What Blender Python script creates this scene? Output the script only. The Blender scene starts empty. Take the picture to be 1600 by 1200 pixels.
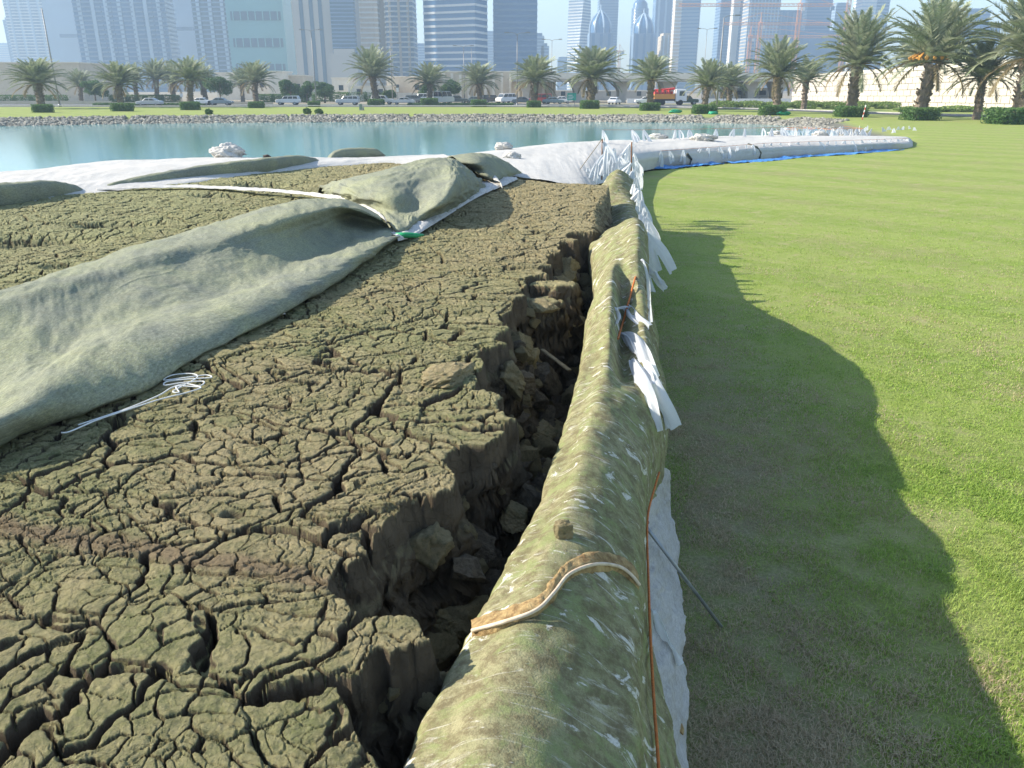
import bpy, bmesh, math, random
import numpy as np
from mathutils import Vector, Matrix
random.seed(7); rng = np.random.default_rng(11)
R = math.radians
SC = bpy.context.scene
COL = SC.collection
# ------------------------------------------------------------------ camera, world, sun, exposure
CZ = 3.2; PITCH = R(20.38); FPX = 1244.0
cam = bpy.data.cameras.new('camera'); cam.lens = 28; cam.sensor_width = 36
cam.clip_start = 0.05; cam.clip_end = 20000
camo = bpy.data.objects.new('camera', cam); COL.objects.link(camo)
camo.location = (0, 0, CZ); camo.rotation_euler = (R(90) - PITCH, 0, 0); SC.camera = camo
SUN_EL = 32.0; SUN_BEHIND = -5.0          # sun comes from the left, a little behind the camera
w = bpy.data.worlds.new('World'); SC.world = w; w.use_nodes = True
nt = w.node_tree; nt.nodes.clear()
sky = nt.nodes.new('ShaderNodeTexSky'); sky.sky_type = 'NISHITA'; sky.sun_disc = False
sky.sun_elevation = R(SUN_EL); sky.sun_rotation = R(270 - SUN_BEHIND)
sky.air_density = 1.0; sky.dust_density = 0.7; sky.ozone_density = 1.0
bg = nt.nodes.new('ShaderNodeBackground'); bg.inputs['Strength'].default_value = 0.135
wo = nt.nodes.new('ShaderNodeOutputWorld')
nt.links.new(sky.outputs[0], bg.inputs[0]); nt.links.new(bg.outputs[0], wo.inputs[0])
sl = bpy.data.lights.new('sun', 'SUN'); sl.energy = 4.7; sl.angle = R(0.5); sl.color = (1.0, 0.92, 0.78)
so = bpy.data.objects.new('sun', sl); COL.objects.link(so)
az = R(SUN_BEHIND)
sdir = Vector((math.cos(az) * math.cos(R(SUN_EL)), math.sin(az) * math.cos(R(SUN_EL)), -math.sin(R(SUN_EL))))
so.rotation_euler = sdir.to_track_quat('-Z', 'Y').to_euler()
SC.view_settings.view_transform = 'Standard'; SC.view_settings.look = 'None'
SC.view_settings.exposure = 1.06; SC.view_settings.gamma = 1.0
SC.cycles.volume_bounces = 0; SC.cycles.max_bounces = 6
SC.cycles.volume_step_rate = 4.0

# ------------------------------------------------------------------ helpers
CP, SP = math.cos(PITCH), math.sin(PITCH)
def ray(px, py):
    dx = (px - 800) / FPX; dy = (600 - py) / FPX
    return dx, CP + dy * SP, -SP + dy * CP
def at(px, py, z=0.0):                       # pixel of the photograph -> point at height z
    x, y, zz = ray(px, py); t = (z - CZ) / zz
    return Vector((x * t, y * t, z))
def at_d(px, py, Y):                         # pixel -> point at distance Y
    x, y, zz = ray(px, py); t = Y / y
    return Vector((x * t, Y, CZ + zz * t))
def tag(o, label=None, cat=None, group=None, kind=None):
    if label: o['label'] = label
    if cat: o['category'] = cat
    if group: o['group'] = group
    if kind: o['kind'] = kind
    return o
def empty(name, loc, rz=0.0, label=None, cat=None, group=None):
    o = bpy.data.objects.new(name, None); COL.objects.link(o); o.location = loc
    o.rotation_euler = (0, 0, rz); o.empty_display_size = 0.2
    return tag(o, label, cat, group)
def link_mesh(name, me, mats, parent=None, smooth=False):
    if not isinstance(mats, (list, tuple)): mats = [mats]
    for m in mats: me.materials.append(m)
    if smooth: me.polygons.foreach_set('use_smooth', [True] * len(me.polygons))
    o = bpy.data.objects.new(name, me); COL.objects.link(o)
    if parent: o.parent = parent
    return o
def np_mesh(name, V, F, mats, parent=None, smooth=True, midx=None, uv=None):
    V = np.asarray(V, dtype=np.float32); F = np.asarray(F, dtype=np.int32); k = F.shape[1]
    me = bpy.data.meshes.new(name)
    me.vertices.add(len(V)); me.vertices.foreach_set('co', V.ravel())
    me.loops.add(F.size); me.loops.foreach_set('vertex_index', F.ravel())
    me.polygons.add(len(F))
    me.polygons.foreach_set('loop_start', np.arange(0, F.size, k, dtype=np.int32))
    me.polygons.foreach_set('use_smooth', np.full(len(F), smooth))
    if midx is not None: me.polygons.foreach_set('material_index', np.asarray(midx, dtype=np.int32))
    me.update(calc_edges=True)
    if uv is not None:
        l = me.uv_layers.new(name='UVMap'); l.data.foreach_set('uv', np.asarray(uv, dtype=np.float32)[F.ravel()].ravel())
    me.validate()
    return link_mesh(name, me, mats, parent)
def grid_faces(nr, nc):
    i = np.arange((nr - 1) * (nc - 1)); r = i // (nc - 1); c = i % (nc - 1); a = r * nc + c
    return np.stack([a, a + 1, a + nc + 1, a + nc], 1)
class MB:
    def __init__(s): s.v = []; s.f = []; s.m = []
    def add(s, vs, fs, mi=0):
        b = len(s.v); s.v += [tuple(v) for v in vs]
        for f in fs: s.f.append([b + i for i in f]); s.m.append(mi)
        return s
    def box(s, x0, x1, y0, y1, z0, z1, mi=0):
        return s.add([(x0,y0,z0),(x1,y0,z0),(x1,y1,z0),(x0,y1,z0),(x0,y0,z1),(x1,y0,z1),(x1,y1,z1),(x0,y1,z1)],
              [(0,3,2,1),(4,5,6,7),(0,1,5,4),(1,2,6,5),(2,3,7,6),(3,0,4,7)], mi)
    def tube(s, pts, rad, n=8, mi=0, cap=True):
        pts = [Vector(p) for p in pts]; m = len(pts)
        rs = rad if isinstance(rad, (list, tuple)) else [rad] * m
        vs = []; up = Vector((0, 0, 1))
        for i, p in enumerate(pts):
            d = (pts[min(i+1, m-1)] - pts[max(i-1, 0)]).normalized()
            a = d.cross(up)
            if a.length < 1e-3: a = d.cross(Vector((0, 1, 0)))
            a.normalize(); b = d.cross(a)
            for k in range(n):
                t = 2 * math.pi * k / n; vs.append(p + rs[i] * (math.cos(t) * a + math.sin(t) * b))
        fs = [(i*n+k, i*n+(k+1) % n, (i+1)*n+(k+1) % n, (i+1)*n+k) for i in range(m-1) for k in range(n)]
        if cap: fs += [tuple(range(n))[::-1], tuple((m-1)*n + k for k in range(n))]
        return s.add(vs, fs, mi)
    def prism(s, poly, y0, y1, mi=0):                    # side profile in x,z extruded over y
        n = len(poly)
        vs = [(x, y0, z) for x, z in poly] + [(x, y1, z) for x, z in poly]
        fs = [tuple(range(n)), tuple(range(2*n-1, n-1, -1))] + [(i, i+n, (i+1) % n + n, (i+1) % n) for i in range(n)]
        return s.add(vs, fs, mi)
    def lathe(s, prof, n=12, cx=0, cy=0, mi=0):
        vs = [(cx + r*math.cos(2*math.pi*k/n), cy + r*math.sin(2*math.pi*k/n), z) for r, z in prof for k in range(n)]
        fs = [(i*n+k, i*n+(k+1) % n, (i+1)*n+(k+1) % n, (i+1)*n+k) for i in range(len(prof)-1) for k in range(n)]
        return s.add(vs, fs, mi)
    def build(s, name, mats, parent=None, smooth=False, bevel=0):
        me = bpy.data.meshes.new(name); me.from_pydata(s.v, [], s.f)
        me.polygons.foreach_set('material_index', s.m)
        if bevel:
            bm = bmesh.new(); bm.from_mesh(me)
            bmesh.ops.bevel(bm, geom=bm.edges[:], offset=bevel, segments=1, affect='EDGES'); bm.to_mesh(me); bm.free()
        me.update(); return link_mesh(name, me, mats, parent, smooth)
def copy_tree(o, loc=None, rz=None, sc=None, parent=None, label=None, group=None):
    c = o.copy(); COL.objects.link(c)
    if parent: c.parent = parent
    for ch in list(o.children): copy_tree(ch, parent=c)
    if loc is not None: c.location = loc
    if rz is not None: c.rotation_euler = (0, 0, rz)
    if sc is not None: c.scale = sc if hasattr(sc, '__len__') else (sc, sc, sc)
    if label: c['label'] = label
    if group: c['group'] = group
    return c
# numpy noise
def h2(ix, iy, s):
    n = (ix.astype(np.int64) * 374761393 + iy.astype(np.int64) * 668265263 + s * 1442695041) & 0xffffffff
    n = ((n ^ (n >> 13)) * 1274126177) & 0xffffffff; n = ((n ^ (n >> 16)) * 2246822519) & 0xffffffff
    return ((n ^ (n >> 15)) & 0xffffff) / float(0xffffff)
def vn(x, y, s=0):
    xi = np.floor(x); yi = np.floor(y); fx = x - xi; fy = y - yi
    fx = fx*fx*(3-2*fx); fy = fy*fy*(3-2*fy)
    a = h2(xi, yi, s); b = h2(xi+1, yi, s); c = h2(xi, yi+1, s); d = h2(xi+1, yi+1, s)
    return (a*(1-fx)+b*fx)*(1-fy) + (c*(1-fx)+d*fx)*fy - 0.5
def fbm(x, y, s=0, o=4):
    r = 0; a = 1.0
    for k in range(o): r = r + a * vn(x, y, s + k*17); x = x*2.03+5.1; y = y*2.03+1.7; a *= .5
    return r
def vor(x, y, s, jit=.85):
    xi = np.floor(x); yi = np.floor(y)
    d1 = np.full(x.shape, 1e9); d2 = d1.copy(); z = np.zeros(x.shape)
    p1x, p1y, p2x, p2y, i1x, i1y, i2x, i2y = [z.copy() for _ in range(8)]
    for ox in (-1, 0, 1):
        for oy in (-1, 0, 1):
            cx = xi+ox; cy = yi+oy
            px = cx+.5+jit*(h2(cx, cy, s)-.5); py = cy+.5+jit*(h2(cx, cy, s+91)-.5)
            d = (px-x)**2+(py-y)**2
            m = d < d1; n = (~m) & (d < d2)
            for A, B in ((p2x, p1x), (p2y, p1y), (i2x, i1x), (i2y, i1y), (d2, d1)): A[m] = B[m]
            p1x[m] = px[m]; p1y[m] = py[m]; i1x[m] = cx[m]; i1y[m] = cy[m]; d1[m] = d[m]
            p2x[n] = px[n]; p2y[n] = py[n]; i2x[n] = cx[n]; i2y[n] = cy[n]; d2[n] = d[n]
    e = (d2-d1)/(2*np.sqrt((p2x-p1x)**2+(p2y-p1y)**2)+1e-6)
    ha = h2(i1x, i1y, s+5); hb = h2(i2x, i2y, s+5)
    eh = np.modf(np.abs(ha+hb)*7.31+ha*hb*13.7)[0]
    return e, p1x, p1y, ha, eh, h2(i1x, i1y, s+33), h2(i1x, i1y, s+61)
def sstep(a, b, x):
    t = np.clip((x-a)/(b-a), 0, 1); return t*t*(3-2*t)
def crom(P, n):                                # Catmull-Rom resample along axis 0
    P = np.asarray(P, float); m = len(P); t = np.linspace(0, m-1-1e-9, n); i = t.astype(int); f = (t-i)
    f = f.reshape((-1,)+(1,)*(P.ndim-1))
    g = lambda k: P[np.clip(k, 0, m-1)]
    a, b, c, d = g(i-1), g(i), g(i+1), g(i+2)
    return .5*((2*b)+(-a+c)*f+(2*a-5*b+4*c-d)*f*f+(-a+3*b-3*c+d)*f**3)
def loft(name, rows, nu, nv, mats, parent=None, thick=0.0, wr=0.0, wf=3.0, seed=1, fine=0.0, ff=14.0, rip=0.0, ru=7.0, rv=1.6):
    P = np.array([[tuple(p) for p in r] for r in rows], float)
    G = crom(P, nu); G = np.swapaxes(crom(np.swapaxes(G, 0, 1), nv), 0, 1)
    du = np.r_[0, np.cumsum(np.linalg.norm(np.diff(G[:, nv//2], axis=0), axis=1))]
    dv = np.r_[0, np.cumsum(np.linalg.norm(np.diff(G[nu//2], axis=0), axis=1))]
    U, W = np.meshgrid(du, dv, indexing='ij')
    gu = np.gradient(G, axis=0); gv = np.gradient(G, axis=1); N = np.cross(gu, gv)
    N /= np.linalg.norm(N, axis=2, keepdims=True)+1e-9
    if wr: G = G + N*(wr*fbm(U*wf, W*wf, seed, 3))[..., None]
    if fine: G = G + N*(fine*fbm(U*ff, W*ff*.6, seed+9, 3))[..., None]
    if rip:                                         # sharp little tension creases
        q = fbm(U*ru+1.2*fbm(U*1.3, W*1.3, seed+41, 2), W*rv+.8*fbm(U*2, W*2, seed+42, 2), seed+43, 3)
        G = G-N*(rip*np.exp(-np.abs(q)/.07)*sstep(-.25, .25, fbm(U*.9, W*.9, seed+44, 2)))[..., None]
    F = grid_faces(nu, nv); V = G.reshape(-1, 3); uv = np.stack([U.ravel(), W.ravel()], 1)
    o = np_mesh(name, V, F, mats, parent, True, uv=uv)
    if thick:
        md = o.modifiers.new('thickness', 'SOLIDIFY'); md.thickness = thick; md.offset = 0
    return o
# ------------------------------------------------------------------ materials
MATS = {}
def newmat(name):
    m = bpy.data.materials.new(name); m.use_nodes = True
    return m, m.node_tree, m.node_tree.nodes['Principled BSDF']
def N(t, kind, **kw):
    n = t.nodes.new(kind)
    for k, v in kw.items():
        if k in n.inputs.keys(): n.inputs[k].default_value = v
        else: setattr(n, k, v)
    return n
def coords(t, uv=False, sc=(1, 1, 1)):
    c = N(t, 'ShaderNodeTexCoord'); mp = N(t, 'ShaderNodeMapping'); mp.inputs['Scale'].default_value = sc
    t.links.new(c.outputs['UV' if uv else 'Object'], mp.inputs[0]); return mp.outputs[0]
def noise(t, vec, scale, detail=4, rough=.6, dist=0.0):
    n = N(t, 'ShaderNodeTexNoise', Scale=scale, Detail=detail, Roughness=rough, Distortion=dist)
    t.links.new(vec, n.inputs['Vector']); return n.outputs['Fac']
def ramp(t, fac, stops):
    r = N(t, 'ShaderNodeValToRGB'); e = r.color_ramp.elements
    while len(e) < len(stops): e.new(.5)
    for i, (p, c) in enumerate(stops): e[i].position = p; e[i].color = (c[0], c[1], c[2], 1) if hasattr(c, '__len__') else (c, c, c, 1)
    t.links.new(fac, r.inputs[0]); return r.outputs[0]
def mix(t, fac, a, b, mode='MIX'):
    m = N(t, 'ShaderNodeMix', data_type='RGBA', blend_type=mode)
    for i, v in ((0, fac), (6, a), (7, b)):
        if isinstance(v, (int, float)): m.inputs[i].default_value = v
        elif isinstance(v, tuple): m.inputs[i].default_value = (v[0], v[1], v[2], 1)
        else: t.links.new(v, m.inputs[i])
    return m.outputs[2]
def bump(t, b, h, strength=.5, dist=.02, prev=None):
    n = N(t, 'ShaderNodeBump', Strength=strength, Distance=dist); t.links.new(h, n.inputs['Height'])
    if prev is not None: t.links.new(prev, n.inputs['Normal'])
    t.links.new(n.outputs[0], b.inputs['Normal']); return n.outputs[0]
def simple(name, c, c2=None, scale=3.0, rough=.8, bs=0.0, bsc=20.0, bd=.02, metal=0.0, spec=.3):
    if name in MATS: return MATS[name]
    m, t, b = newmat(name); b.inputs['Roughness'].default_value = rough; b.inputs['Metallic'].default_value = metal
    b.inputs['Specular IOR Level'].default_value = spec
    v = coords(t); c2 = c2 or tuple(x*.75 for x in c)
    t.links.new(ramp(t, noise(t, v, scale), [(.35, c), (.65, c2)]), b.inputs['Base Color'])
    if bs: bump(t, b, noise(t, v, bsc, 6), bs, bd)
    MATS[name] = m; return m
def mud_mat(name, bed=True):
    m, t, b = newmat(name); b.inputs['Roughness'].default_value = .95; b.inputs['Specular IOR Level'].default_value = .12
    v = coords(t)
    big = noise(t, v, .55, 5, .6, .3); mid = noise(t, v, 4.5, 6, .65); fin = noise(t, v, 60, 5, .7)
    green = ramp(t, mid, [(.3, (.165, .185, .07)), (.55, (.30, .285, .13)), (.75, (.21, .23, .095))])
    brown = ramp(t, mid, [(.3, (.25, .185, .10)), (.6, (.39, .295, .175)), (.8, (.30, .23, .135))])
    sx = N(t, 'ShaderNodeSeparateXYZ'); t.links.new(v, sx.inputs[0])
    # brown trodden trail that crosses the algae, and browner mud farther out on the right
    def lin(a, bx, c):   # a*x + b*y + c
        k = N(t, 'ShaderNodeMath', operation='MULTIPLY_ADD'); k.inputs[1].default_value = a; k.inputs[2].default_value = c
        t.links.new(sx.outputs[0], k.inputs[0])
        q = N(t, 'ShaderNodeMath', operation='MULTIPLY_ADD'); q.inputs[1].default_value = bx
        t.links.new(sx.outputs[1], q.inputs[0]); t.links.new(k.outputs[0], q.inputs[2]); return q.outputs[0]
    def addn(a, n, s):
        k = N(t, 'ShaderNodeMath', operation='MULTIPLY_ADD'); k.inputs[1].default_value = s
        t.links.new(n, k.inputs[0]); t.links.new(a, k.inputs[2]); return k.outputs[0]
    p0 = at(0, 822, 1.5); p1 = at(560, 915, 1.5); d = (p1-p0).normalized(); nx, ny = -d.y, d.x
    tr = addn(lin(nx, ny, -(nx*p0.x+ny*p0.y)-.11), mid, .22)
    ab = N(t, 'ShaderNodeMath', operation='ABSOLUTE'); t.links.new(tr, ab.inputs[0])
    trail = ramp(t, ab.outputs[0], [(.02, .8), (.09, 0.0)])
    far = ramp(t, addn(lin(.10, .05, -.12), big, .9), [(.45, 0.0), (.9, .62)])
    patch = ramp(t, addn(big, mid, .5), [(.64, 0.0), (.9, .6)])
    f1 = mix(t, 1.0, far, patch, 'LIGHTEN'); f2 = mix(t, 1.0, f1, trail, 'LIGHTEN')
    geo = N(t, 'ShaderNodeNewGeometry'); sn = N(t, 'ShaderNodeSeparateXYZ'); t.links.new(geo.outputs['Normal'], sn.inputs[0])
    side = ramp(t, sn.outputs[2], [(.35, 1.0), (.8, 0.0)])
    if not bed: f2 = mix(t, 1.0, f2, (.75, .75, .75), 'LIGHTEN')
    col = mix(t, f2, green, brown)
    col = mix(t, ramp(t, lin(-.3, 0, -.65), [(0.0, 0.0), (1.0, .65)]), col, (.33, .34, .17))
    col = mix(t, ramp(t, fin, [(.35, .0), (.75, .5)]), col, (.46, .40, .25))
    col = mix(t, ramp(t, noise(t, v, 17, 5, .75), [(.32, .65), (.52, 0.0)]), col, (.12, .135, .065))
    if bed: col = mix(t, trail, col, (.225, .17, .105))
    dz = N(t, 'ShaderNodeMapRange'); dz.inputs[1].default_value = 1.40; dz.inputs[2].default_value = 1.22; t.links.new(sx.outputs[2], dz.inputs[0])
    shade_brown = ramp(t, mid, [(.35, (.17, .135, .092)), (.65, (.095, .074, .05))])
    if bed: col = mix(t, mix(t, 1.0, side, dz.outputs[0], 'LIGHTEN'), col, shade_brown)       # brown mud sides, with crack and crater shade darkened into the colour by depth
    t.links.new(col, b.inputs['Base Color'])
    n1 = bump(t, b, noise(t, v, 34, 6, .75), .9, .016)
    dv = N(t, 'ShaderNodeVectorMath', operation='MULTIPLY_ADD'); nn = N(t, 'ShaderNodeTexNoise', Scale=9.0, Detail=4.0); t.links.new(v, nn.inputs['Vector'])
    t.links.new(nn.outputs['Color'], dv.inputs[0]); dv.inputs[1].default_value = (.12, .12, .05); t.links.new(v, dv.inputs[2])
    ve = N(t, 'ShaderNodeTexVoronoi', Scale=15.0); ve.feature = 'DISTANCE_TO_EDGE'; t.links.new(dv.outputs[0], ve.inputs['Vector'])
    n2 = bump(t, b, ramp(t, ve.outputs['Distance'], [(0.0, 0.0), (.06, 1.0)]), .7, .010, n1)
    n3 = bump(t, b, noise(t, v, 85, 5, .8), .9, .010, n2); bump(t, b, noise(t, v, 190, 4, .8), .9, .005, n3)
    return m
M_clod = mud_mat('dry_mud_clod', False)
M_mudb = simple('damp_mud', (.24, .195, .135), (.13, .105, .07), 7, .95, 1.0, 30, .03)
def cloth_mat(name, base, stain, pale, streak=False, wv=260, dirt=(.12, .09, .05), grime=.35):
    m, t, b = newmat(name); b.inputs['Roughness'].default_value = .9; b.inputs['Specular IOR Level'].default_value = .15
    uv = coords(t, True); v = coords(t)
    col = mix(t, ramp(t, noise(t, v, 3.2 if streak else 1.5, 8, .68, .4), [(.36, 0.0), (.64, 1.0)]), base, stain)
    if streak:
        su = coords(t, True, (1.0, .9, 1)); st = noise(t, coords(t, True, (1.9, 1.0, 1)), 3.6, 9, .66, 1.3)
        th = ramp(t, noise(t, coords(t, True, (7, 1.3, 1)), 2.6, 8, .70, 1.5), [(.57, 0.0), (.66, .55)])
        th2 = ramp(t, st, [(.595, 0.0), (.63, .9)])
        col = mix(t, ramp(t, noise(t, v, 13, 8, .78), [(.43, 0.0), (.58, .75)]), col, dirt)
        col = mix(t, ramp(t, noise(t, v, 6, 8, .75, .5), [(.50, 0.0), (.60, .7)]), col, (.24, .28, .11))
        col = mix(t, th, col, pale); col = mix(t, th2, col, pale)
    else:
        fib = noise(t, coords(t, True, (9, 40, 1)), 3, 4, .7, .6)
        col = mix(t, ramp(t, fib, [(.42, 0.0), (.66, .6)]), col, pale)
        col = mix(t, ramp(t, noise(t, coords(t, True, (1, 2.2, 1)), 22, 6, .8), [(.40, .55), (.56, 0.0)]), col, tuple(k*.55 for k in base))
        col = mix(t, ramp(t, noise(t, v, 11, 6, .7), [(.5, 0.0), (.75, grime)]), col, dirt)
    col = mix(t, ramp(t, noise(t, v, 150, 3, .8), [(.35, .35), (.6, 0.0)]), col, tuple(k*.45 for k in base))
    t.links.new(col, b.inputs['Base Color'])
    vo = N(t, 'ShaderNodeTexVoronoi', Scale=wv); t.links.new(uv, vo.inputs['Vector'])
    n1 = bump(t, b, vo.outputs['Distance'], .35, .003)
    bump(t, b, noise(t, v, 26, 6, .7), .45, .012, n1)
    return m
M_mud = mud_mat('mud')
M_felt = cloth_mat('green_felt', (.20, .215, .17), (.33, .345, .19), (.46, .47, .38), wv=110, grime=.3)
M_roll = cloth_mat('streaked_geotextile', (.22, .225, .105), (.345, .315, .18), (.66, .63, .55), True, wv=150)
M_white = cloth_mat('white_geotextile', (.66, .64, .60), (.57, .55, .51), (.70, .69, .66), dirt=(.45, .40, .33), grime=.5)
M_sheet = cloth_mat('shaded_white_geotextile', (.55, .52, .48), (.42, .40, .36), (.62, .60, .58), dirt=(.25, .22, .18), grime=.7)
def plastic(name, c, tr=.5):
    m, t, b = newmat(name); b.inputs['Base Color'].default_value = (*c, 1); b.inputs['Roughness'].default_value = .35
    ts = N(t, 'ShaderNodeBsdfTranslucent'); ts.inputs[0].default_value = (*c, 1)
    mx = N(t, 'ShaderNodeMixShader'); mx.inputs[0].default_value = tr
    out = [n for n in t.nodes if n.type == 'OUTPUT_MATERIAL'][0]
    t.links.new(b.outputs[0], mx.inputs[1]); t.links.new(ts.outputs[0], mx.inputs[2]); t.links.new(mx.outputs[0], out.inputs[0])
    return m
M_tie = plastic('white_plastic', (.78, .80, .82)); M_blue = plastic('blue_tarpaulin', (.07, .28, .68), .1)
M_net = plastic('green_net', (.03, .42, .22), .2)
M_rope = simple('orange_rope', (.62, .19, .04), (.42, .12, .03), 60, .7, .5, 90)
M_metal = simple('galvanised_metal', (.38, .40, .41), (.25, .26, .28), 9, .45, .1, 40, metal=.6)
M_white_p = simple('white_paint', (.80, .80, .78), (.70, .70, .69), 2, .35, spec=.5)

# ------------------------------------------------------------------ pond outline, ground, water
FAR = [(-900, 207), (-300, 201), (0, 197), (200, 193.5), (450, 191), (640, 190), (900, 190.5), (1100, 191.5), (1200, 194), (1270, 199)]
pond = [at(x, y, -.6).xy for x, y in FAR]
pond = [Vector((-190, 92)), ] + [p for p in pond[1:]] + [Vector(p) for p in ((24, 58), (16, 48), (8, 41), (0, 34), (-6, 27.5), (-10, 22), (-12, 17), (-17, 11), (-40, -10), (-190, -60))]
PX = np.array([p[0] for p in pond]); PY = np.array([p[1] for p in pond])
def pond_sd(x, y):
    d = np.full(x.shape, 1e9); ins = np.zeros(x.shape, bool); n = len(PX)
    for i in range(n):
        ax, ay, bx, by = PX[i], PY[i], PX[(i+1) % n], PY[(i+1) % n]
        ex, ey = bx-ax, by-ay; t = np.clip(((x-ax)*ex+(y-ay)*ey)/(ex*ex+ey*ey), 0, 1)
        d = np.minimum(d, np.hypot(x-ax-t*ex, y-ay-t*ey))
        c = ((ay > y) != (by > y)) & (x < (bx-ax)*(y-ay)/(by-ay+1e-12)+ax); ins ^= c
    return np.where(ins, -d, d)
def ground_z(x, y):
    sd = pond_sd(x, y) + .5*fbm(x*.35, y*.35, 5, 3)
    return np.clip(-.6+sd*.15, -1.8, 0) + .02*fbm(x*.3, y*.3, 2, 3)
rr = [0.0, .8]
while rr[-1] < 9000: rr.append(rr[-1]*(1.012 if rr[-1] < 200 else 1.08)+.05)
rr = np.array(rr[1:]); aa = np.concatenate([np.linspace(-48, 228, 460)]) ; aa = np.concatenate([aa, [255, 283, 312]])
RR, AA = np.meshgrid(rr, np.radians(aa), indexing='ij')
RR = np.concatenate([RR, RR[:, :1]], 1); AA = np.concatenate([AA, AA[:, :1]], 1)
gx = RR*np.cos(AA); gy = RR*np.sin(AA); gz = ground_z(gx, gy)
def lawn_mat():
    m, t, b = newmat('lawn'); b.inputs['Roughness'].default_value = .9; b.inputs['Specular IOR Level'].default_value = .1
    v = coords(t); big = noise(t, v, .45, 5, .6, .5); med = noise(t, v, 2.3, 6, .7); fin = noise(t, v, 38, 5, .75)
    g = ramp(t, fin, [(.3, (.135, .185, .04)), (.55, (.255, .335, .07)), (.75, (.35, .425, .115))])
    g = mix(t, ramp(t, med, [(.42, 0.0), (.70, .7)]), g, (.33, .34, .15))
    g = mix(t, ramp(t, big, [(.50, 0.0), (.72, .6)]), g, (.32, .28, .15))
    # faint mowing passes bending with the shore
    wv = N(t, 'ShaderNodeTexWave', Scale=.13, Distortion=7.0, Detail=1.0); wv.wave_type = 'BANDS'; wv.bands_direction = 'DIAGONAL'
    wv.inputs['Detail Scale'].default_value = .3
    t.links.new(v, wv.inputs['Vector'])
    g = mix(t, ramp(t, wv.outputs[1] if len(wv.outputs) > 1 else wv.outputs[0], [(.35, 0.0), (.65, .22)]), g, (.38, .42, .13))
    sx = N(t, 'ShaderNodeSeparateXYZ'); t.links.new(v, sx.inputs[0])
    bank = ramp(t, sx.outputs[2], [(.0, 1.0), (.02, 0.0)])       # below lawn level: gravel bank
    mr = N(t, 'ShaderNodeMapRange'); mr.inputs[1].default_value = -.25; mr.inputs[2].default_value = -.06
    mr.inputs[3].default_value = 1; mr.inputs[4].default_value = 0; t.links.new(sx.outputs[2], mr.inputs[0])
    bt = noise(t, v, 1.7, 5, .7); g = mix(t, ramp(t, bt, [(.55, 0.0), (.72, .7)]), g, (.40, .34, .20))
    lx = N(t, 'ShaderNodeMath', operation='MULTIPLY_ADD'); lx.inputs[1].default_value = -.13; t.links.new(sx.outputs[1], lx.inputs[0]); t.links.new(sx.outputs[0], lx.inputs[2])
    band = ramp(t, lx.outputs[0], [(.35, 0.0), (.55, 1.0), (.9, .9), (1.0, .55)]); m3 = N(t, 'ShaderNodeMapRange'); m3.inputs[1].default_value = 2.6; m3.inputs[2].default_value = 1.3; t.links.new(lx.outputs[0], m3.inputs[0])
    m4 = N(t, 'ShaderNodeMapRange'); m4.inputs[1].default_value = 14; m4.inputs[2].default_value = 7; t.links.new(sx.outputs[1], m4.inputs[0])
    wb = mix(t, 1.0, mix(t, 1.0, m3.outputs[0], m4.outputs[0], 'MULTIPLY'), ramp(t, med, [(.35, .2), (.6, 1.0)]), 'MULTIPLY')
    g = mix(t, mix(t, 1.0, wb, (.75, .75, .75), 'MULTIPLY'), g, ramp(t, fin, [(.3, (.20, .16, .10)), (.7, (.42, .36, .25))]))
    g = mix(t, mr.outputs[0], g, ramp(t, fin, [(.3, (.10, .10, .085)), (.7, (.24, .23, .19))]))
    m2 = N(t, 'ShaderNodeMapRange'); m2.inputs[1].default_value = 179; m2.inputs[2].default_value = 183; t.links.new(sx.outputs[1], m2.inputs[0])
    g = mix(t, m2.outputs[0], g, ramp(t, med, [(.3, (.34, .30, .23)), (.7, (.26, .23, .18))]))
    t.links.new(g, b.inputs['Base Color'])
    bump(t, b, fin, .9, .03)
    return m
M_lawn = lawn_mat()
nr, nc = gx.shape
o = np_mesh('ground', np.stack([gx, gy, gz], -1).reshape(-1, 3), grid_faces(nr, nc), M_lawn); tag(o, 'mown green lawn around the pond', kind='structure')
m, t, b = newmat('pond_water')
b.inputs['Base Color'].default_value = (.14, .33, .33, 1); b.inputs['Roughness'].default_value = .08; b.inputs['IOR'].default_value = 1.33
v = coords(t, sc=(1.0, .55, 1)); bump(t, b, noise(t, v, 1.6, 5, .6), .35, .03)
M_water = m
o = MB().add([(-420, -80, -.6), (60, -80, -.6), (60, 130, -.6), (-420, 130, -.6)], [(0, 1, 2, 3)]).build('pond_water', M_water)
tag(o, 'calm turquoise pond water', kind='structure')

# ------------------------------------------------------------------ cracked mud with the collapsed crater
def curve_x(pts, z):                              # photo points at height z -> x as a function of y
    P = sorted([(at(px, py, zz if (zz := (z if len(q) == 0 else q[0])) else z)) for px, py, *q in pts], key=lambda p: p.y)
    return np.array([p.y for p in P]), np.array([p.x for p in P])
cliff = [(600, 1330), (622, 1200), (600, 1120), (572, 1060), (552, 1000), (548, 930), (600, 850), (652, 780), (690, 720), (740, 650),
         (765, 600), (765, 545), (790, 490), (830, 440), (868, 400), (892, 370), (905, 358)]
CY, CX = curve_x(cliff, 1.5)
back = [(-300, 345), (0, 316), (150, 302), (300, 281), (500, 259), (560, 252), (640, 250), (720, 256), (815, 279), (930, 287), (990, 290)]
Bp = sorted([at(x, y, 1.5) for x, y in back], key=lambda p: p.x); BX = np.array([p.x for p in Bp]); BY = np.array([p.y for p in Bp])
ys = [0.9]
while ys[-1] < 22: ys.append(ys[-1] + min(.0028 + .0012*ys[-1], .025))
ys = np.array(ys); NCm = 1080
us = np.linspace(0, 1, NCm)
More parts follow.
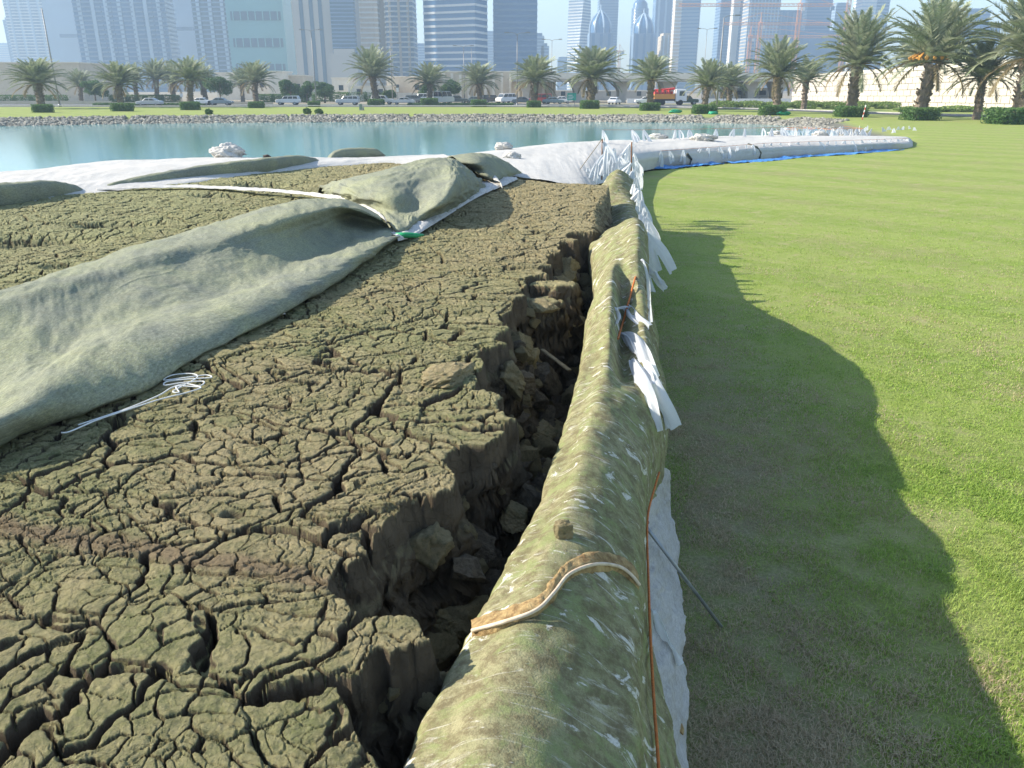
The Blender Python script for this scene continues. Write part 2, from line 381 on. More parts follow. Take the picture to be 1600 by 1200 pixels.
xl = -(.68*ys+.9); xr = np.interp(ys, [0, 2, 3, 5, 7, 10, 14, 22], [.36, .38, .45, .70, 1.0, 1.3, 1.7, 2.4])
X = xl[:, None]*(1-us)+xr[:, None]*us; Y = np.repeat(ys[:, None], NCm, 1)
def mud_z(X, Y):
    wx = X+.20*fbm(X*1.8, Y*1.8, 3, 3)+.05*fbm(X*9, Y*9, 8, 4); wy = Y+.20*fbm(X*1.8+9, Y*1.8, 4, 3)+.05*fbm(X*9, Y*9, 12, 4)
    S1 = 3.1; e1, sx, sy, a1, eh1, t1, t2 = vor(wx*S1*.92, wy*S1*1.12, 21)
    cxs = sx/(S1*.92); cys = sy/(S1*1.12)           # site of the plate
    e1 = e1/S1
    S2 = 9.0; e2, _, _, a2, eh2, _, _ = vor(wx*S2*.9+3, wy*S2*1.1, 37); e2 = e2/S2
    wx3 = wx+.02*fbm(X*20, Y*20, 31, 2)
    S3 = 19.; e3, _, _, a3, eh3, _, _ = vor(wx3*S3*.85, wy*S3*1.2, 53); e3 = e3/S3
    base = 1.5+.06*fbm(X*.5, Y*.5, 40, 3)*sstep(1, 4, Y)
    w1 = .004+.030*np.maximum(eh1-.3, 0)**1.2; w2 = .002+.013*np.maximum(eh2-.25, 0); w3 = .003*(eh3 > .35)+.0005
    w1 = w1*(.55+.5*vn(X*3, Y*3, 71)+.25)
    dcl = cxs-np.interp(cys, CY, CX)-.05*(a1-.5)
    dXn = X-np.interp(Y, CY, CX)+.10*fbm(X*4, Y*4, 46, 3); inner = (dcl > 0) & (cys < 10.6) & (dXn > -.07)
    dX = X-np.interp(Y, CY, CX); drop = np.where(inner, np.clip(.36+.5*vn(X*2.2, Y*2.2, 44)+np.maximum(dX, 0)*1.5, .16, .95), 0)
    drop = np.where(inner & (dcl < .14) & (t2 > .5) & (cys > 2.35), .05+.10*t1, drop)
    S0 = 1.15; e0, _, _, _, eh0, _, _ = vor(wx*S0*.85+.18*fbm(X*3, Y*3, 14, 3), wy*S0*1.25+.18*fbm(X*3, Y*3, 15, 3), 19); e0 = e0/S0
    w0 = .004+.030*np.clip(eh0-.15, 0, 1)*(.8+.6*vn(X*2, Y*2, 73))*(1-.45*sstep(4, 9, Y))
    near = sstep(-.6, 0, dcl)*(cys < 10.6)         # plates beside the cliff lean and open up
    tilt = ((X-cxs)*(t1-.5)+(Y-cys)*(t2-.5))*(.05+.07*near)
    w1 = w1*(1+.9*near)
    z = base-drop+tilt+.010*(a1-.5)+.006*(a2-.5)
    z = z-(.062+.26*near)*(1-sstep(w1*.35, w1, e1))*(eh1 > .22)-.009*np.exp(-np.maximum(e1-w1*.6, 0)/.006)
    z = z-.11*(1-sstep(w0*.4, w0, e0))-.008*np.exp(-np.maximum(e0-w0, 0)/.008)
    z = z-.026*(1-sstep(w2*.3, w2, e2))-.005*np.exp(-e2/.004)*(eh2 > .2)
    z = z-.006*(1-sstep(w3*.3, w3+.0015, e3))*sstep(-.15, .25, vn(X*2.5, Y*2.5, 87)+.1)
    z = z+.006*fbm(X*42, Y*42, 60, 4)+.007*fbm(X*11, Y*11, 66, 3)*sstep(-.2, .3, vn(X*1.3, Y*1.3, 88))
    # rubble inside the crater
    rub, _, _, ra, _, rb, _ = vor(X*4.2+.5*fbm(X*4, Y*4, 3, 2), Y*4.2+.5*fbm(X*4+7, Y*4, 3, 2), 77); rub2, _, _, rc, _, _, _ = vor(X*11+.4*fbm(X*9, Y*9, 6, 2), Y*11, 79)
    z = np.where(inner, np.minimum(z, 1.5-drop+.05*sstep(-.1, .55, rub)+.02*sstep(-.1, .5, rub2)+.02*fbm(X*12, Y*12, 81, 3)+.10*(ra-.5)*(drop > .3)+tilt), z)
    # holes in the mud at the far left
    for hx, hy, s1, s2, dz in HOLES: z = z-dz*np.exp(-(((X-hx+.15*fbm(X*4, Y*4, 5, 2))/s1)**2+((Y-hy)/s2)**2)**1.5)
    yb = np.interp(X, BX, BY)+.1*fbm(X*2, Y*2, 90, 3)
    z = z-1.0*sstep(0, .5, Y-yb)
    z = z-.8*sstep(0, .6, X-np.interp(Y, [0, 10, 12, 18], [9, 1.0, 1.2, 2.3]))
    return z
HOLES = []
for px, py, s1, s2, dz in ((30, 374, .75, .38, .42), (175, 348, .5, .2, .22), (105, 420, .2, .12, .1), (405, 288, .5, .28, .25), (350, 305, .5, .2, .12), (352, 800, .03, .03, .05)):
    p = at(px, py, 1.5); HOLES.append((p.x, p.y, s1, s2, dz))
Z = mud_z(X, Y)
def talus(Z, T, s_lo, s_hi, ax):                   # crumbled slopes at the foot of every step
    S = s_lo+(s_hi-s_lo)*np.clip(.5+fbm(X*3, Y*3, 95+ax, 2), 0, 1)
    c = np.cumsum(S*np.gradient(T, axis=ax), axis=ax)
    Z = np.maximum.accumulate(Z+c, axis=ax)-c
    f = np.flip; Zf, cf = f(Z, ax), f(c, ax); return f(np.maximum.accumulate(Zf-cf, axis=ax)+cf, ax)
dcr = X-np.interp(Y, CY, CX); incr = (dcr > -.12) & (Y < 10.7)
Z0 = Z
Za = talus(talus(Z0, X, 3.2, 8, 1), Y, 3.2, 8, 0); Zb = talus(talus(Z0, X, 8, 16, 1), Y, 8, 16, 0)
for _ in range(3):
    Zp = np.pad(Za, 1, 'edge'); Zs = (Zp[:-2, 1:-1]+Zp[2:, 1:-1]+Zp[1:-1, :-2]+Zp[1:-1, 2:]+2*Za)/6; Za = np.where(1.42-Zs > 0, Zs, Za)
Z = np.where(incr, Za, Zb)
deep = sstep(.05, .35, 1.5-Z)*(Z > .2)*(dcr > -.3)
X = X+deep*(.09*fbm(Y*4, Z*14, 96, 3)+.05*fbm(Y*15, Z*22, 98, 4)); Y = Y+deep*(.09*fbm(X*4+3, Z*14, 97, 3)+.05*fbm(X*15, Z*22, 99, 4)); Z = Z+deep*.035*fbm(X*14, Y*14, 101, 4)
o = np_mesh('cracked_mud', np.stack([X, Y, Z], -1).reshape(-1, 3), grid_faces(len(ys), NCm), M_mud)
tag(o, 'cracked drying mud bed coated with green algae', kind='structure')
def mz(x, y):
    j = min(int(np.searchsorted(ys, y)), len(ys)-1); k = int(np.clip((x-xl[j])/(xr[j]-xl[j])*(NCm-1), 0, NCm-1)); return float(Z[j, k])
def hit_mud(px, py):
    z = 1.75
    while z > .1:
        p = at(px, py, z)
        if mz(p.x, p.y) >= z: return p
        z -= .01
    return at(px, py, 1.0)

# ------------------------------------------------------------------ rolled edge of the bag on the right
def interp_line(pts, z):
    P = sorted([at(p[0], p[1], p[2] if len(p) > 2 else z) for p in pts], key=lambda p: p.y)
    return [p.y for p in P], [p.x for p in P]
RL = interp_line([(590, 1330), (640, 1200), (740, 990), (830, 830), (880, 680), (905, 590), (920, 500), (930, 450), (925, 420), (907, 350, 1.1), (914, 325, 1.1), (935, 297, 1.25), (953, 270, 1.4), (957, 262, 1.4)], 1.25)
RRt = interp_line([(1018, 1330, 1.1), (1014, 1200, 1.1), (1010, 1100, 1.1), (1008, 950, 1.1), (1007, 860, 1.1), (1006, 800, 1.1), (1012, 740), (1038, 700, .9), (1040, 650, .95), (1030, 600), (1020, 550), (1010, 500), (1008, 420), (1006, 350), (990, 300), (978, 270, 1.2), (976, 262, 1.2)], 1.0)
ZC = ([1, 2, 3, 4.9, 6, 7.4, 8.4, 9.4, 10.5, 11.8, 13, 14.5, 15.7, 17, 18.3, 20], [1.48, 1.46, 1.42, 1.43, 1.50, 1.62, 1.70, 1.74, 1.60, 1.30, 1.12, 1.08, 1.15, 1.42, 1.5, 1.3])
def roll_profile(y):
    xl_ = np.interp(y, *RL); xr_ = np.interp(y, *RRt); zc = float(np.interp(y, *ZC)); wd = xr_-xl_
    v = float(sstep(4.6, 5.6, y)*(1-sstep(6.8, 8.2, y))); g = float(sstep(7.0, 8.6, y)*(1-sstep(15, 17, y)))   # second fold beside the first
    zl = min(1.25, zc-.15-.17*float(sstep(7.0, 8.6, y)*(1-sstep(15, 17, y))))
    fx = float(np.interp(y, [1, 2, 2.4, 3.1, 3.6], [.24, .20, .16, .06, 0]))
    P = [(xl_+.10*wd+.03, y, .55), (xl_+.02*wd, y, zl-.28), (xl_, y, zl), (xl_+.05*wd, y, min(zl+.12, zc-.1-.2*g)), (xl_+.17*wd, y, zc-.06-.20*g),
         (xl_+.34*wd, y, zc-.16*g), (xl_+.50*wd, y, zc-.02-.20*v-.08*g), (xl_+.66*wd, y, zc-.08-.10*v+.03*v+.06*g), (xl_+.80*wd, y, zc-.16+.04*v+.16*g),
         (xl_+.93*wd, y, zc-.24+.14*g), (xl_+wd, y, zc-.40), (xl_+wd*1.0+fx, y, .62), (xl_+wd*.95+fx, y, .3), (xl_+wd*.93+.02, y, -.03)]
    return P
rys = np.concatenate([np.linspace(1.1, 9, 22), np.linspace(9.6, 18.4, 17)])
rows = [roll_profile(float(y)) for y in rys]
lastp = rows[-1]; c = Vector((2.2, 19.2, 0))
rows.append([(c.x+(p[0]-c.x)*.75, 18.9, p[2]*.88) for p in lastp]); rows.append([(c.x+(p[0]-c.x)*.3, 19.3, p[2]*.6) for p in lastp])
roll = empty('rolled_bag_edge', (rows[0][5][0], rows[0][5][1], 0), label='long streaky green geotextile roll running beside the open crater and the lawn', cat='geotextile roll')
def loft_c(name, rows, nu, nv, mats, parent, **k):
    o = loft(name, rows, nu, nv, mats, None, **k)
    if parent: o.parent = parent; o.matrix_parent_inverse = Matrix.Translation(-parent.location)
    return o
loft_c('fabric', rows, 900, 190, M_roll, roll, thick=.008, wr=.028, wf=2.0, seed=4, fine=.012, ff=9, rip=.014, ru=5.5, rv=2.2)
from mathutils.bvhtree import BVHTree
_fm = roll.children[0].data; _bv = BVHTree.FromPolygons([v.co.copy() for v in _fm.vertices], [tuple(p.vertices) for p in _fm.polygons])
def surf_roll(px, py, zg=1.3):                      # point on the roll seen at a photo pixel
    h = _bv.ray_cast(Vector((0, 0, CZ)), Vector(ray(px, py)).normalized())
    if h[0] is not None: return h[0]+Vector((0, 0, .008))
    d = Vector(ray(px, py)); best = None
    for k in range(260):
        z = 1.95-k*.006; p = at(px, py, z)
        pr = roll_profile(p.y); zz = np.interp(p.x, [q[0] for q in pr[2:11]], [q[2] for q in pr[2:11]])
        if pr[2][0] <= p.x <= pr[10][0] and zz >= z: return p
    return at(px, py, zg)
# frayed seam strap lying across the roll
seam = [(738, 994), (790, 980), (838, 962), (865, 935), (890, 905), (930, 890), (965, 893), (985, 906), (998, 922)]
P = [surf_roll(x, y) for x, y in seam]
rw = []
for i, p in enumerate(P):
    q = surf_roll(seam[i][0]-2, seam[i][1]-19); dz = Vector((0, 0, .022))
    rw.append([p+Vector((0, -.015, -.01)), p+dz, p.lerp(q, .4)+dz*1.1, q+dz*.8, q+Vector((0, .02, -.012))])
M_strap = simple('tan_strap', (.46, .33, .15), (.20, .12, .05), 22, .9, .6, 60)
M_edge = simple('pale_strap_edge', (.70, .58, .44), (.55, .43, .30), 30, .8)
st = empty('seam_strap', P[0], label='frayed tan strap stitched across the green roll', cat='strap')
loft_c('webbing', rw, 120, 18, M_strap, st, thick=.004, wr=.012, wf=12, seed=8, fine=.006, ff=40)
e = MB().tube([p+Vector((0, -.012, .026)) for p in crom([tuple(p) for p in P], 60).tolist() and [Vector(a) for a in crom([tuple(p) for p in P], 60)]], .0075, 6).build('edge_cord', M_edge, st, True)
e.matrix_parent_inverse = Matrix.Translation(-st.location)
# rock-like lump
def lump(name, size, seed, mats, flat=.8, amp=.25, fr=2.2, sub=4, boxy=0.0, fine=.05, facet=0):
    bm = bmesh.new(); bmesh.ops.create_icosphere(bm, subdivisions=sub, radius=1.0)
    V = np.array([v.co[:] for v in bm.verts])
    if boxy: V = V/np.maximum(np.abs(V).max(1, keepdims=True), .01)*boxy+V*(1-boxy)
    if facet:
        rf = np.random.default_rng(seed)
        for _ in range(facet):
            q = rf.normal(size=3); q /= np.linalg.norm(q); dd = rf.uniform(.5, .8); k_ = V@q; V = V-np.maximum(k_-dd, 0)[:, None]*q
    n = fbm(V[:, 0]*fr+seed+V[:, 2]*1.3, V[:, 1]*fr+V[:, 2]*fr, seed, 4); n2 = fbm(V[:, 0]*fr*5+seed, V[:, 1]*fr*5+V[:, 2]*7, seed+3, 3)
    V = V*(1+amp*2*n+fine*2.6*n2)[:, None]*np.array(size)*.5; V[:, 2] = np.maximum(V[:, 2], -size[2]*.5*flat)+size[2]*.5*flat
    for v, c_ in zip(bm.verts, V): v.co = c_
    me = bpy.data.meshes.new(name); bm.to_mesh(me); bm.free()
    return link_mesh(name, me, mats, smooth=True)
p = surf_roll(880, 838)
o = lump('mud_clod', (.075, .06, .085), 3, M_clod, .6, .10, 2, 4, .6); o.location = p-Vector((0, 0, .008)); o.rotation_euler = (0, 0, .3)
tag(o, 'small brown block of dry mud sitting on the green roll', 'mud clod')

# white liner skirt hanging between roll and lawn
def ln(a): return [at(*q) for q in a]
top = [(1000, 1330, .75), (1000, 1200, .75), (1000, 1100, .75), (1000, 980, .75), (1000, 900, .75), (1003, 830, .75), (1010, 770, .75), (1020, 735, .8)]
bot = [(1080, 1330, .25), (1075, 1200, .25), (1072, 1100, .25), (1070, 1000, .25), (1062, 900, .25), (1052, 830, .28), (1044, 780, .35), (1042, 735, .55)]
rw = []
for a, b_ in zip(top, bot):
    A, B = at(*a), at(*b_); rw.append([A-Vector((.10, 0, -.08)), A, A.lerp(B, .35)+Vector((.03, 0, .02)), A.lerp(B, .7)+Vector((.04, 0, .0)), B, B+Vector((.01, 0, -.14)), B+Vector((-.06, 0, -.27))])
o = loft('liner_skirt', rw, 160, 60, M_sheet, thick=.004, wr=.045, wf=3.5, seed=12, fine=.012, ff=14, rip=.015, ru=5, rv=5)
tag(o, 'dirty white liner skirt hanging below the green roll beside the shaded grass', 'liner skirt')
# small brown strap end low on the skirt
P = [at(1000, 1085, .80), at(1020, 1098, .62), at(1040, 1115, .50), at(1055, 1132, .42)]
rw = [[q+Vector((.02, 0, .03)), q+Vector((.035, -.02, .0)), q+Vector((.03, -.045, -.02))] for q in P]
o = loft('loose_strap_end', rw, 30, 8, M_strap, thick=.006, wr=.01, seed=3); tag(o, 'short frayed tan strap end against the white liner skirt', 'strap')

# ------------------------------------------------------------------ folded flaps on the left
def Pn(*a): return [at(*q) for q in a]
rowsA = []
# columns: hidden foot behind, back crest, upper slope, mid slope, valley, bulge crest, bulge front, foot, tuck
ST = [
 ((-330, 560), (-300, 575), 1.86, (-380, 650), (-400, 720), (-400, 780), (-360, 850)),
 ((-130, 505), (-110, 515), 1.86, (-130, 590), (-150, 650), (-150, 700), (-110, 755)),
 ((0, 462), (0, 470), 1.86, (0, 540), (5, 600), (15, 645), (50, 680)),
 ((90, 424), (105, 438), 1.86, (115, 490), (125, 533), (140, 562), (190, 628)),
 ((180, 396), (190, 412), 1.87, (208, 455), (225, 488), (243, 512), (300, 568)),
 ((262, 372), (280, 385), 1.90, (305, 428), (325, 462), (345, 485), (400, 518)),
 ((345, 346), (365, 360), 1.95, (395, 400), (415, 432), (437, 453), (490, 468)),
 ((430, 324), (450, 338), 1.99, (470, 373), (488, 400), (512, 418), (560, 422)),
 ((500, 310), (520, 322), 1.97, (540, 342), (560, 368), (580, 385), (600, 392)),
 ((545, 316), (558, 326), 1.86, (575, 342), (590, 358), (604, 370), (618, 380)),
 ((590, 338), (595, 343), 1.72, (604, 350), (611, 358), (617, 368), (624, 377)),
]
for i, (bk, cr, zc, md, vl, bc, ft) in enumerate(ST):
    zb = 1.50; last = i == len(ST)-1
    hv = [.02, .03, .04, .05, .05, .05, .06, .07, .08, .08, .03][i]     # valley height above mud
    zc -= [.22, .16, .10, .10, .09, .08, .06, .04, .02, 0, 0][i]
    hb = [.10, .14, .19, .18, .17, .16, .15, .14, .13, .10, .05][i]
    fm = [.48, .48, .48, .47, .46, .44, .42, .40, .38, .4, .4][i]     # lower bulge height
    A = at(*bk, zc-.05); C = at(*cr, zc); B0 = A+Vector((-.10, .10, -.30))
    M = at(*md, zc*fm+1.5*(1-fm)+.03); Vv = at(*vl, 1.5+hb*.58); Bc = at(*bc, 1.5+hb); F = at(*ft, 1.5)
    Fr = Bc.lerp(F, .5)+Vector((.05, -.03, .035))
    rowsA.append([B0, A, C, C.lerp(M, .5)+Vector((0, 0, -.01)), M, Vv, Vv.lerp(Bc, .6)+Vector((0, 0, .012)), Bc, Fr, F+Vector((0, 0, .03)), F+Vector((-.10, .04, -.03))])
o = loft('folded_flap', rowsA, 420, 200, M_felt, thick=.008, wr=.035, wf=1.7, seed=21, fine=.009, ff=9, rip=.008, ru=2.2, rv=4)
tag(o, 'large folded grey green felt flap in the left foreground across the cracked mud', 'geotextile flap')
rowsB = [
 Pn((497, 300, 1.52), (500, 292, 1.62), (504, 296, 1.60), (506, 300, 1.56), (508, 303, 1.54), (510, 305, 1.52), (512, 306, 1.5)),
 Pn((520, 290, 1.6), (528, 283, 1.80), (536, 290, 1.84), (545, 303, 1.80), (548, 315, 1.66), (550, 320, 1.58), (552, 324, 1.5)),
 Pn((548, 282, 1.7), (556, 278, 1.90), (562, 288, 1.92), (575, 308, 1.82), (590, 326, 1.68), (596, 340, 1.6), (600, 348, 1.5)),
 Pn((586, 274, 1.75), (598, 269, 1.98), (604, 281, 1.99), (612, 308, 1.85), (620, 335, 1.66), (622, 358, 1.60), (624, 368, 1.5)),
 Pn((632, 262, 1.8), (644, 256, 2.03), (650, 268, 2.02), (655, 298, 1.86), (652, 328, 1.68), (650, 345, 1.60), (655, 352, 1.5)),
 Pn((662, 256, 1.8), (672, 250, 2.05), (680, 262, 2.03), (690, 290, 1.92), (686, 318, 1.80), (684, 328, 1.66), (690, 336, 1.5)),
 Pn((684, 254, 1.8), (694, 249, 2.02), (704, 258, 2.04), (712, 280, 1.98), (708, 306, 1.82), (712, 316, 1.66), (718, 322, 1.5)),
 Pn((702, 252, 1.8), (712, 250, 1.98), (722, 262, 1.96), (732, 278, 1.86), (736, 293, 1.72), (738, 300, 1.62), (744, 306, 1.5)),
 Pn((718, 262, 1.7), (728, 262, 1.80), (740, 272, 1.76), (752, 282, 1.66), (757, 287, 1.60), (760, 291, 1.56), (764, 294, 1.5)),
]
rowsB = [[r[0]+Vector((-.1, .15, -.3))]+r+[r[-1]+Vector((-.06, .05, -.04))] for r in rowsB]
o = loft('folded_flap', rowsB, 260, 140, M_felt, thick=.010, wr=.04, wf=2.2, seed=23, fine=.010, ff=9, rip=.012, ru=3, rv=3)
tag(o, 'upright folded grey green felt flap with a lit ridge behind the white liner strip', 'geotextile flap')
rowsC = [
 Pn((695, 250, 1.8), (704, 244, 1.95), (712, 248, 1.96), (722, 255, 1.90), (735, 262, 1.80), (745, 270, 1.72), (758, 280, 1.60)),
 Pn((712, 246, 1.85), (726, 240, 2.0), (736, 244, 2.0), (748, 254, 1.92), (758, 266, 1.78), (768, 278, 1.65), (776, 287, 1.50)),
 Pn((738, 244, 1.8), (748, 239, 1.98), (760, 244, 1.96), (768, 254, 1.86), (778, 264, 1.74), (786, 273, 1.62), (792, 279, 1.50)),
 Pn((756, 245, 1.7), (768, 242, 1.86), (778, 247, 1.84), (786, 254, 1.76), (794, 262, 1.66), (800, 268, 1.58), (806, 273, 1.50)),
 Pn((784, 256, 1.6), (792, 254, 1.66), (798, 257, 1.64), (803, 261, 1.60), (808, 265, 1.56), (812, 268, 1.53), (816, 271, 1.48)),
]
rowsC = [[r[0]+Vector((-.1, .15, -.3))]+r for r in rowsC]
o = loft('folded_flap', rowsC, 120, 90, M_felt, thick=.010, wr=.03, wf=2.2, seed=25, fine=.008, ff=9)
tag(o, 'farthest grey green felt flap, humped beside the bright white bag end', 'geotextile flap')
def small_fold(st, seed, label, w=.5, h=.16, nu=200):
    rw = []
    for x, y, k in st:
        F = at(x, y, 1.5); k = max(k, .03)
        rw.append([F+Vector((-w*k*.9, w*k*.8, -.03)), F+Vector((-w*k*.75, w*k*.7, h*k*.35)), F+Vector((-w*k*.4, w*k*.4, h*k*.75)), F+Vector((-.03, 0, h*k*.75)), F+Vector((.02, -.03, h*k*.4)), F+Vector((0, -.01, 0)), F+Vector((-.06, .02, -.02))])
    o = loft('rolled_felt_edge', rw, nu, 50, M_felt, thick=.01, wr=.03, wf=2.5, seed=seed, fine=.008, ff=9)
    tag(o, label, 'geotextile edge'); return o
small_fold([(-220, 350, 1.5), (-100, 336, 1.5), (-20, 326, 1.6), (40, 317, 1.5), (90, 308, 1.2), (118, 302, .7), (135, 299, .05)], 31, 'low rolled green felt edge at the left frame side under the white bag', .36, .26)
small_fold([(150, 297, .05), (190, 292, .5), (240, 287, .8), (300, 280, 1.1), (360, 274, 1.3), (420, 268, 1.4), (465, 261, 1.3), (492, 257, .8), (505, 254, .05)], 33, 'long rolled green felt edge between the white bag top and far cracked mud', .36, .24)
small_fold([(514, 252, .05), (528, 249, .9), (550, 247, 1.1), (575, 245, 1.0), (592, 244, .8), (602, 243, .05)], 35, 'short rolled green felt edge at the far end near the water', .4, .26, 90)

# white liner strip in the seam between the flaps
lst = [(150, 297, 1.52), (220, 293.5, 1.54), (300, 293, 1.54), (380, 296, 1.55), (460, 302, 1.57), (510, 308, 1.62), (545, 315, 1.66), (575, 327, 1.66), (597, 341, 1.62), (606, 350, 1.56)]
rw = []
for i, (x, y, z) in enumerate(lst):
    a = at(x, y, z); k = [.06, .10, .14, .16, .17, .17, .16, .15, .12, .06][i]
    rw.append([a+Vector((-k*.2, k, .0)), a+Vector((0, k*.5, .03)), a+Vector((.02, 0, .02)), a+Vector((.03, -k*.6, .0))])
o = loft('liner_strip', rw, 240, 16, M_white, thick=.004, wr=.02, wf=3, seed=41, fine=.01, ff=14)
tag(o, 'thin white liner strip showing between the two felt flaps and the cracked mud', 'liner strip')
fl = [(620, 377, 1.51), (645, 368, 1.51), (672, 352, 1.51), (705, 332, 1.51), (735, 313, 1.51), (765, 298, 1.51), (790, 288, 1.51), (808, 280, 1.51)]
rw = []
for i, (x, y, z) in enumerate(fl):
    a = at(x, y, z); k = [.10, .2, .22, .18, .20, .22, .28, .10][i]
    rw.append([a+Vector((-k*1.3, k*.8, .05)), a+Vector((-k*.4, k*.3, .05)), a+Vector((0, 0, .03)), a+Vector((k*.12, -.03, .0))])
o = loft('liner_hem', rw, 200, 24, M_white, thick=.004, wr=.045, wf=4, seed=43, fine=.03, ff=12)
tag(o, 'ragged white liner hem poking out under the upright felt flaps', 'liner strip')
a = [at(762, 266, 1.7), at(752, 258, 1.78), at(744, 250, 1.86)]
o = loft('liner_gap', [[q+Vector((.16, -.22, -.10)), q+Vector((.12, -.1, 0)), q+Vector((.0, .05, .03))] for q in [at(772, 284, 1.6), at(758, 268, 1.72), at(742, 256, 1.86), at(730, 248, 1.92)]], 30, 10, M_white, thick=.005, wr=.02)
tag(o, 'white liner showing in the gap between the two far felt flaps', 'liner strip')
p = at(640, 376, 1.5); o = MB().tube([p+Vector((-.16, .02, .05)), p+Vector((-.05, .03, .06)), p+Vector((.08, .06, .05)), p+Vector((.16, .10, .05))], [.04, .035, .03, .012], 8).build('green_bottle', simple('green_plastic', (.02, .25, .10), (.03, .35, .14), 5, .3), smooth=True)
tag(o, 'small crushed green plastic bottle at the tip of the front flap', 'bottle')

# ------------------------------------------------------------------ white bag around the mud, and the far white bag
outer = [(-420, 318, 1.62), (-250, 297, 1.62), (-100, 282, 1.62), (0, 271, 1.62), (100, 259, 1.62), (220, 250, 1.62), (330, 246, 1.6), (450, 247, 1.57), (540, 248, 1.5), (620, 247, 1.45), (690, 241, 1.42)]
inner = [(-520, 372), (-320, 350), (-150, 330), (0, 316), (80, 306), (150, 297), (300, 281), (430, 264), (520, 255), (620, 251), (720, 258)]
rw = []
for (ox, oy, oz), (ix, iy) in zip(outer, inner):
    O = at(ox, oy, oz); I = at(ix, iy, 1.53); d = (O-I); d.z = 0; d.normalize()
    rw.append([I-d*.25-Vector((0, 0, .10)), I, I.lerp(O, .35)+Vector((0, 0, .05)), I.lerp(O, .7)+Vector((0, 0, .06)), O, O+d*.8-Vector((0, 0, .25)), O+d*1.5-Vector((0, 0, 1.0)), O+d*1.6-Vector((0, 0, 2.4))])
o = loft('white_bag', rw, 260, 120, M_white, wr=.05, wf=.7, seed=51, fine=.012, ff=5)
tag(o, 'smooth white geotextile bag top between the left cracked mud and the pond', 'geotextile bag')
FB = [ # near base, near shoulder, mid top, far crest
 ((735, 262, 1.46), (725, 254, 1.52), (715, 248, 1.50), (702, 242, 1.45)),
 ((822, 277, 1.42), (815, 266, 1.44), (806, 250, 1.42), (775, 235, 1.40)),
 ((905, 288, 1.25), (895, 272, 1.28), (880, 248, 1.28), (850, 227, 1.28)),
 ((948, 285, .75), (935, 263, 1.0), (925, 242, 1.15), (910, 222, 1.15)),
 ((985, 272, .25), (980, 250, .75), (970, 236, .95), (960, 219.5, 1.02)),
 ((1030, 263, -.02), (1028, 243, .55), (1020, 232, .80), (1015, 218, .92)),
 ((1100, 257, -.02), (1100, 236, .55), (1098, 227, .74), (1095, 215, .84)),
 ((1200, 248, -.02), (1200, 230, .52), (1200, 222, .68), (1200, 211.5, .78)),
 ((1300, 241, -.02), (1300, 226, .45), (1298, 219, .60), (1296, 212, .66)),
 ((1385, 235, -.02), (1384, 223, .40), (1380, 218, .48), (1378, 213, .52)),
 ((1418, 232, -.02), (1418, 224, .25), (1417, 219, .35), (1416, 214, .38)),
 ((1426, 229, -.02), (1426, 227, .02), (1426, 224, .05), (1426, 221, -.02)),
]
rw = []
for q in FB:
    r = [at(*a) for a in q]; d = (r[3]-r[1]); d.z = 0; d.normalize()
    r.insert(1, r[0].lerp(r[1], .55)-d*.10)
    r += [r[-1]+d*1.2+Vector((0, 0, -.30)), r[-1]+d*1.7+Vector((0, 0, -1.6))]; rw.append(r)
o = loft('white_bag', rw, 520, 130, M_white, wr=.05, wf=.4, seed=53, fine=.010, ff=4)
tag(o, 'long white geotextile bag curving away to the right between pond and lawn', 'geotextile bag')
WB = rw
# dark vertical straps over the long bag
M_dstrap = simple('grey_green_strap', (.10, .11, .09), (.06, .07, .06), 10)
def bag_pt(px, py):
    d = Vector(ray(px, py)); lo = None
    X1 = [at(*q[1]) for q in FB]; X3 = [at(*q[3]) for q in FB]; X0 = [at(*q[0]) for q in FB]; X2 = [at(*q[2]) for q in FB]
    xs = [q[1][0] for q in FB]
    ysb = [[q[k][1] for q in FB] for k in range(4)]; zs = [[q[k][2] for q in FB] for k in range(4)]
    yy = [np.interp(px, xs, v_) for v_ in ysb]; zz = [np.interp(px, xs, v_) for v_ in zs]
    z = np.interp(py, yy[::-1], zz[::-1]); return at(px, py, float(z))
for pl, lb in (([(1070, 263), (1077, 258), (1080, 250), (1073, 241)], 'dark strap over the white bag nearest the tie cluster'), ([(1186, 249), (1188, 240), (1182, 231), (1168, 226)], 'dark green strap hanging over the middle of the long white bag')):
    o = MB().tube([bag_pt(*q)+Vector((0, -.06, .03)) for q in pl], .05, 6).build('bag_strap', M_dstrap, smooth=True); tag(o, lb, 'strap')
# crumpled heaps
def crumple(px, py, z, w, h, seed, label, grp=None):
    p = at(px, py, z); o = lump('crumpled_cloth_heap', (w, w*.7, h), seed, M_white, .7, .22, 1.7, 5, 0, .09); o.location = p-Vector((0, 0, .04))
    tag(o, label, 'cloth heap', grp); return o
crumple(357, 246, 1.60, .80, .42, 5, 'largest crumpled white cloth heap on the bag edge against the water')
crumple(786, 233, 1.38, .52, .28, 9, 'upper of the two crumpled white heaps on the bag right of the flaps')
crumple(800, 247, 1.40, .50, .24, 12, 'lower of the two crumpled white heaps on the bag right of the flaps')
crumple(1100, 220, .82, 1.1, .42, 15, 'crumpled white cloth heap on the long bag near its middle')
crumple(1030, 216, .86, .9, .3, 19, 'low flat crumpled cloth heap on the long bag above the tie cluster')
crumple(1280, 213, .62, .9, .38, 23, 'farthest crumpled white cloth heap on the long bag')
crumple(1212, 211, .7, .9, .3, 29, 'small crumpled white heap on the far rim of the long bag')
p = at(417, 247, 1.58); o = lump('dark_stone', (.18, .12, .09), 8, simple('dark_stone', (.08, .06, .05), (.04, .03, .03), 8)); o.location = p; tag(o, 'small dark stone on the white bag beside the water', 'stone')
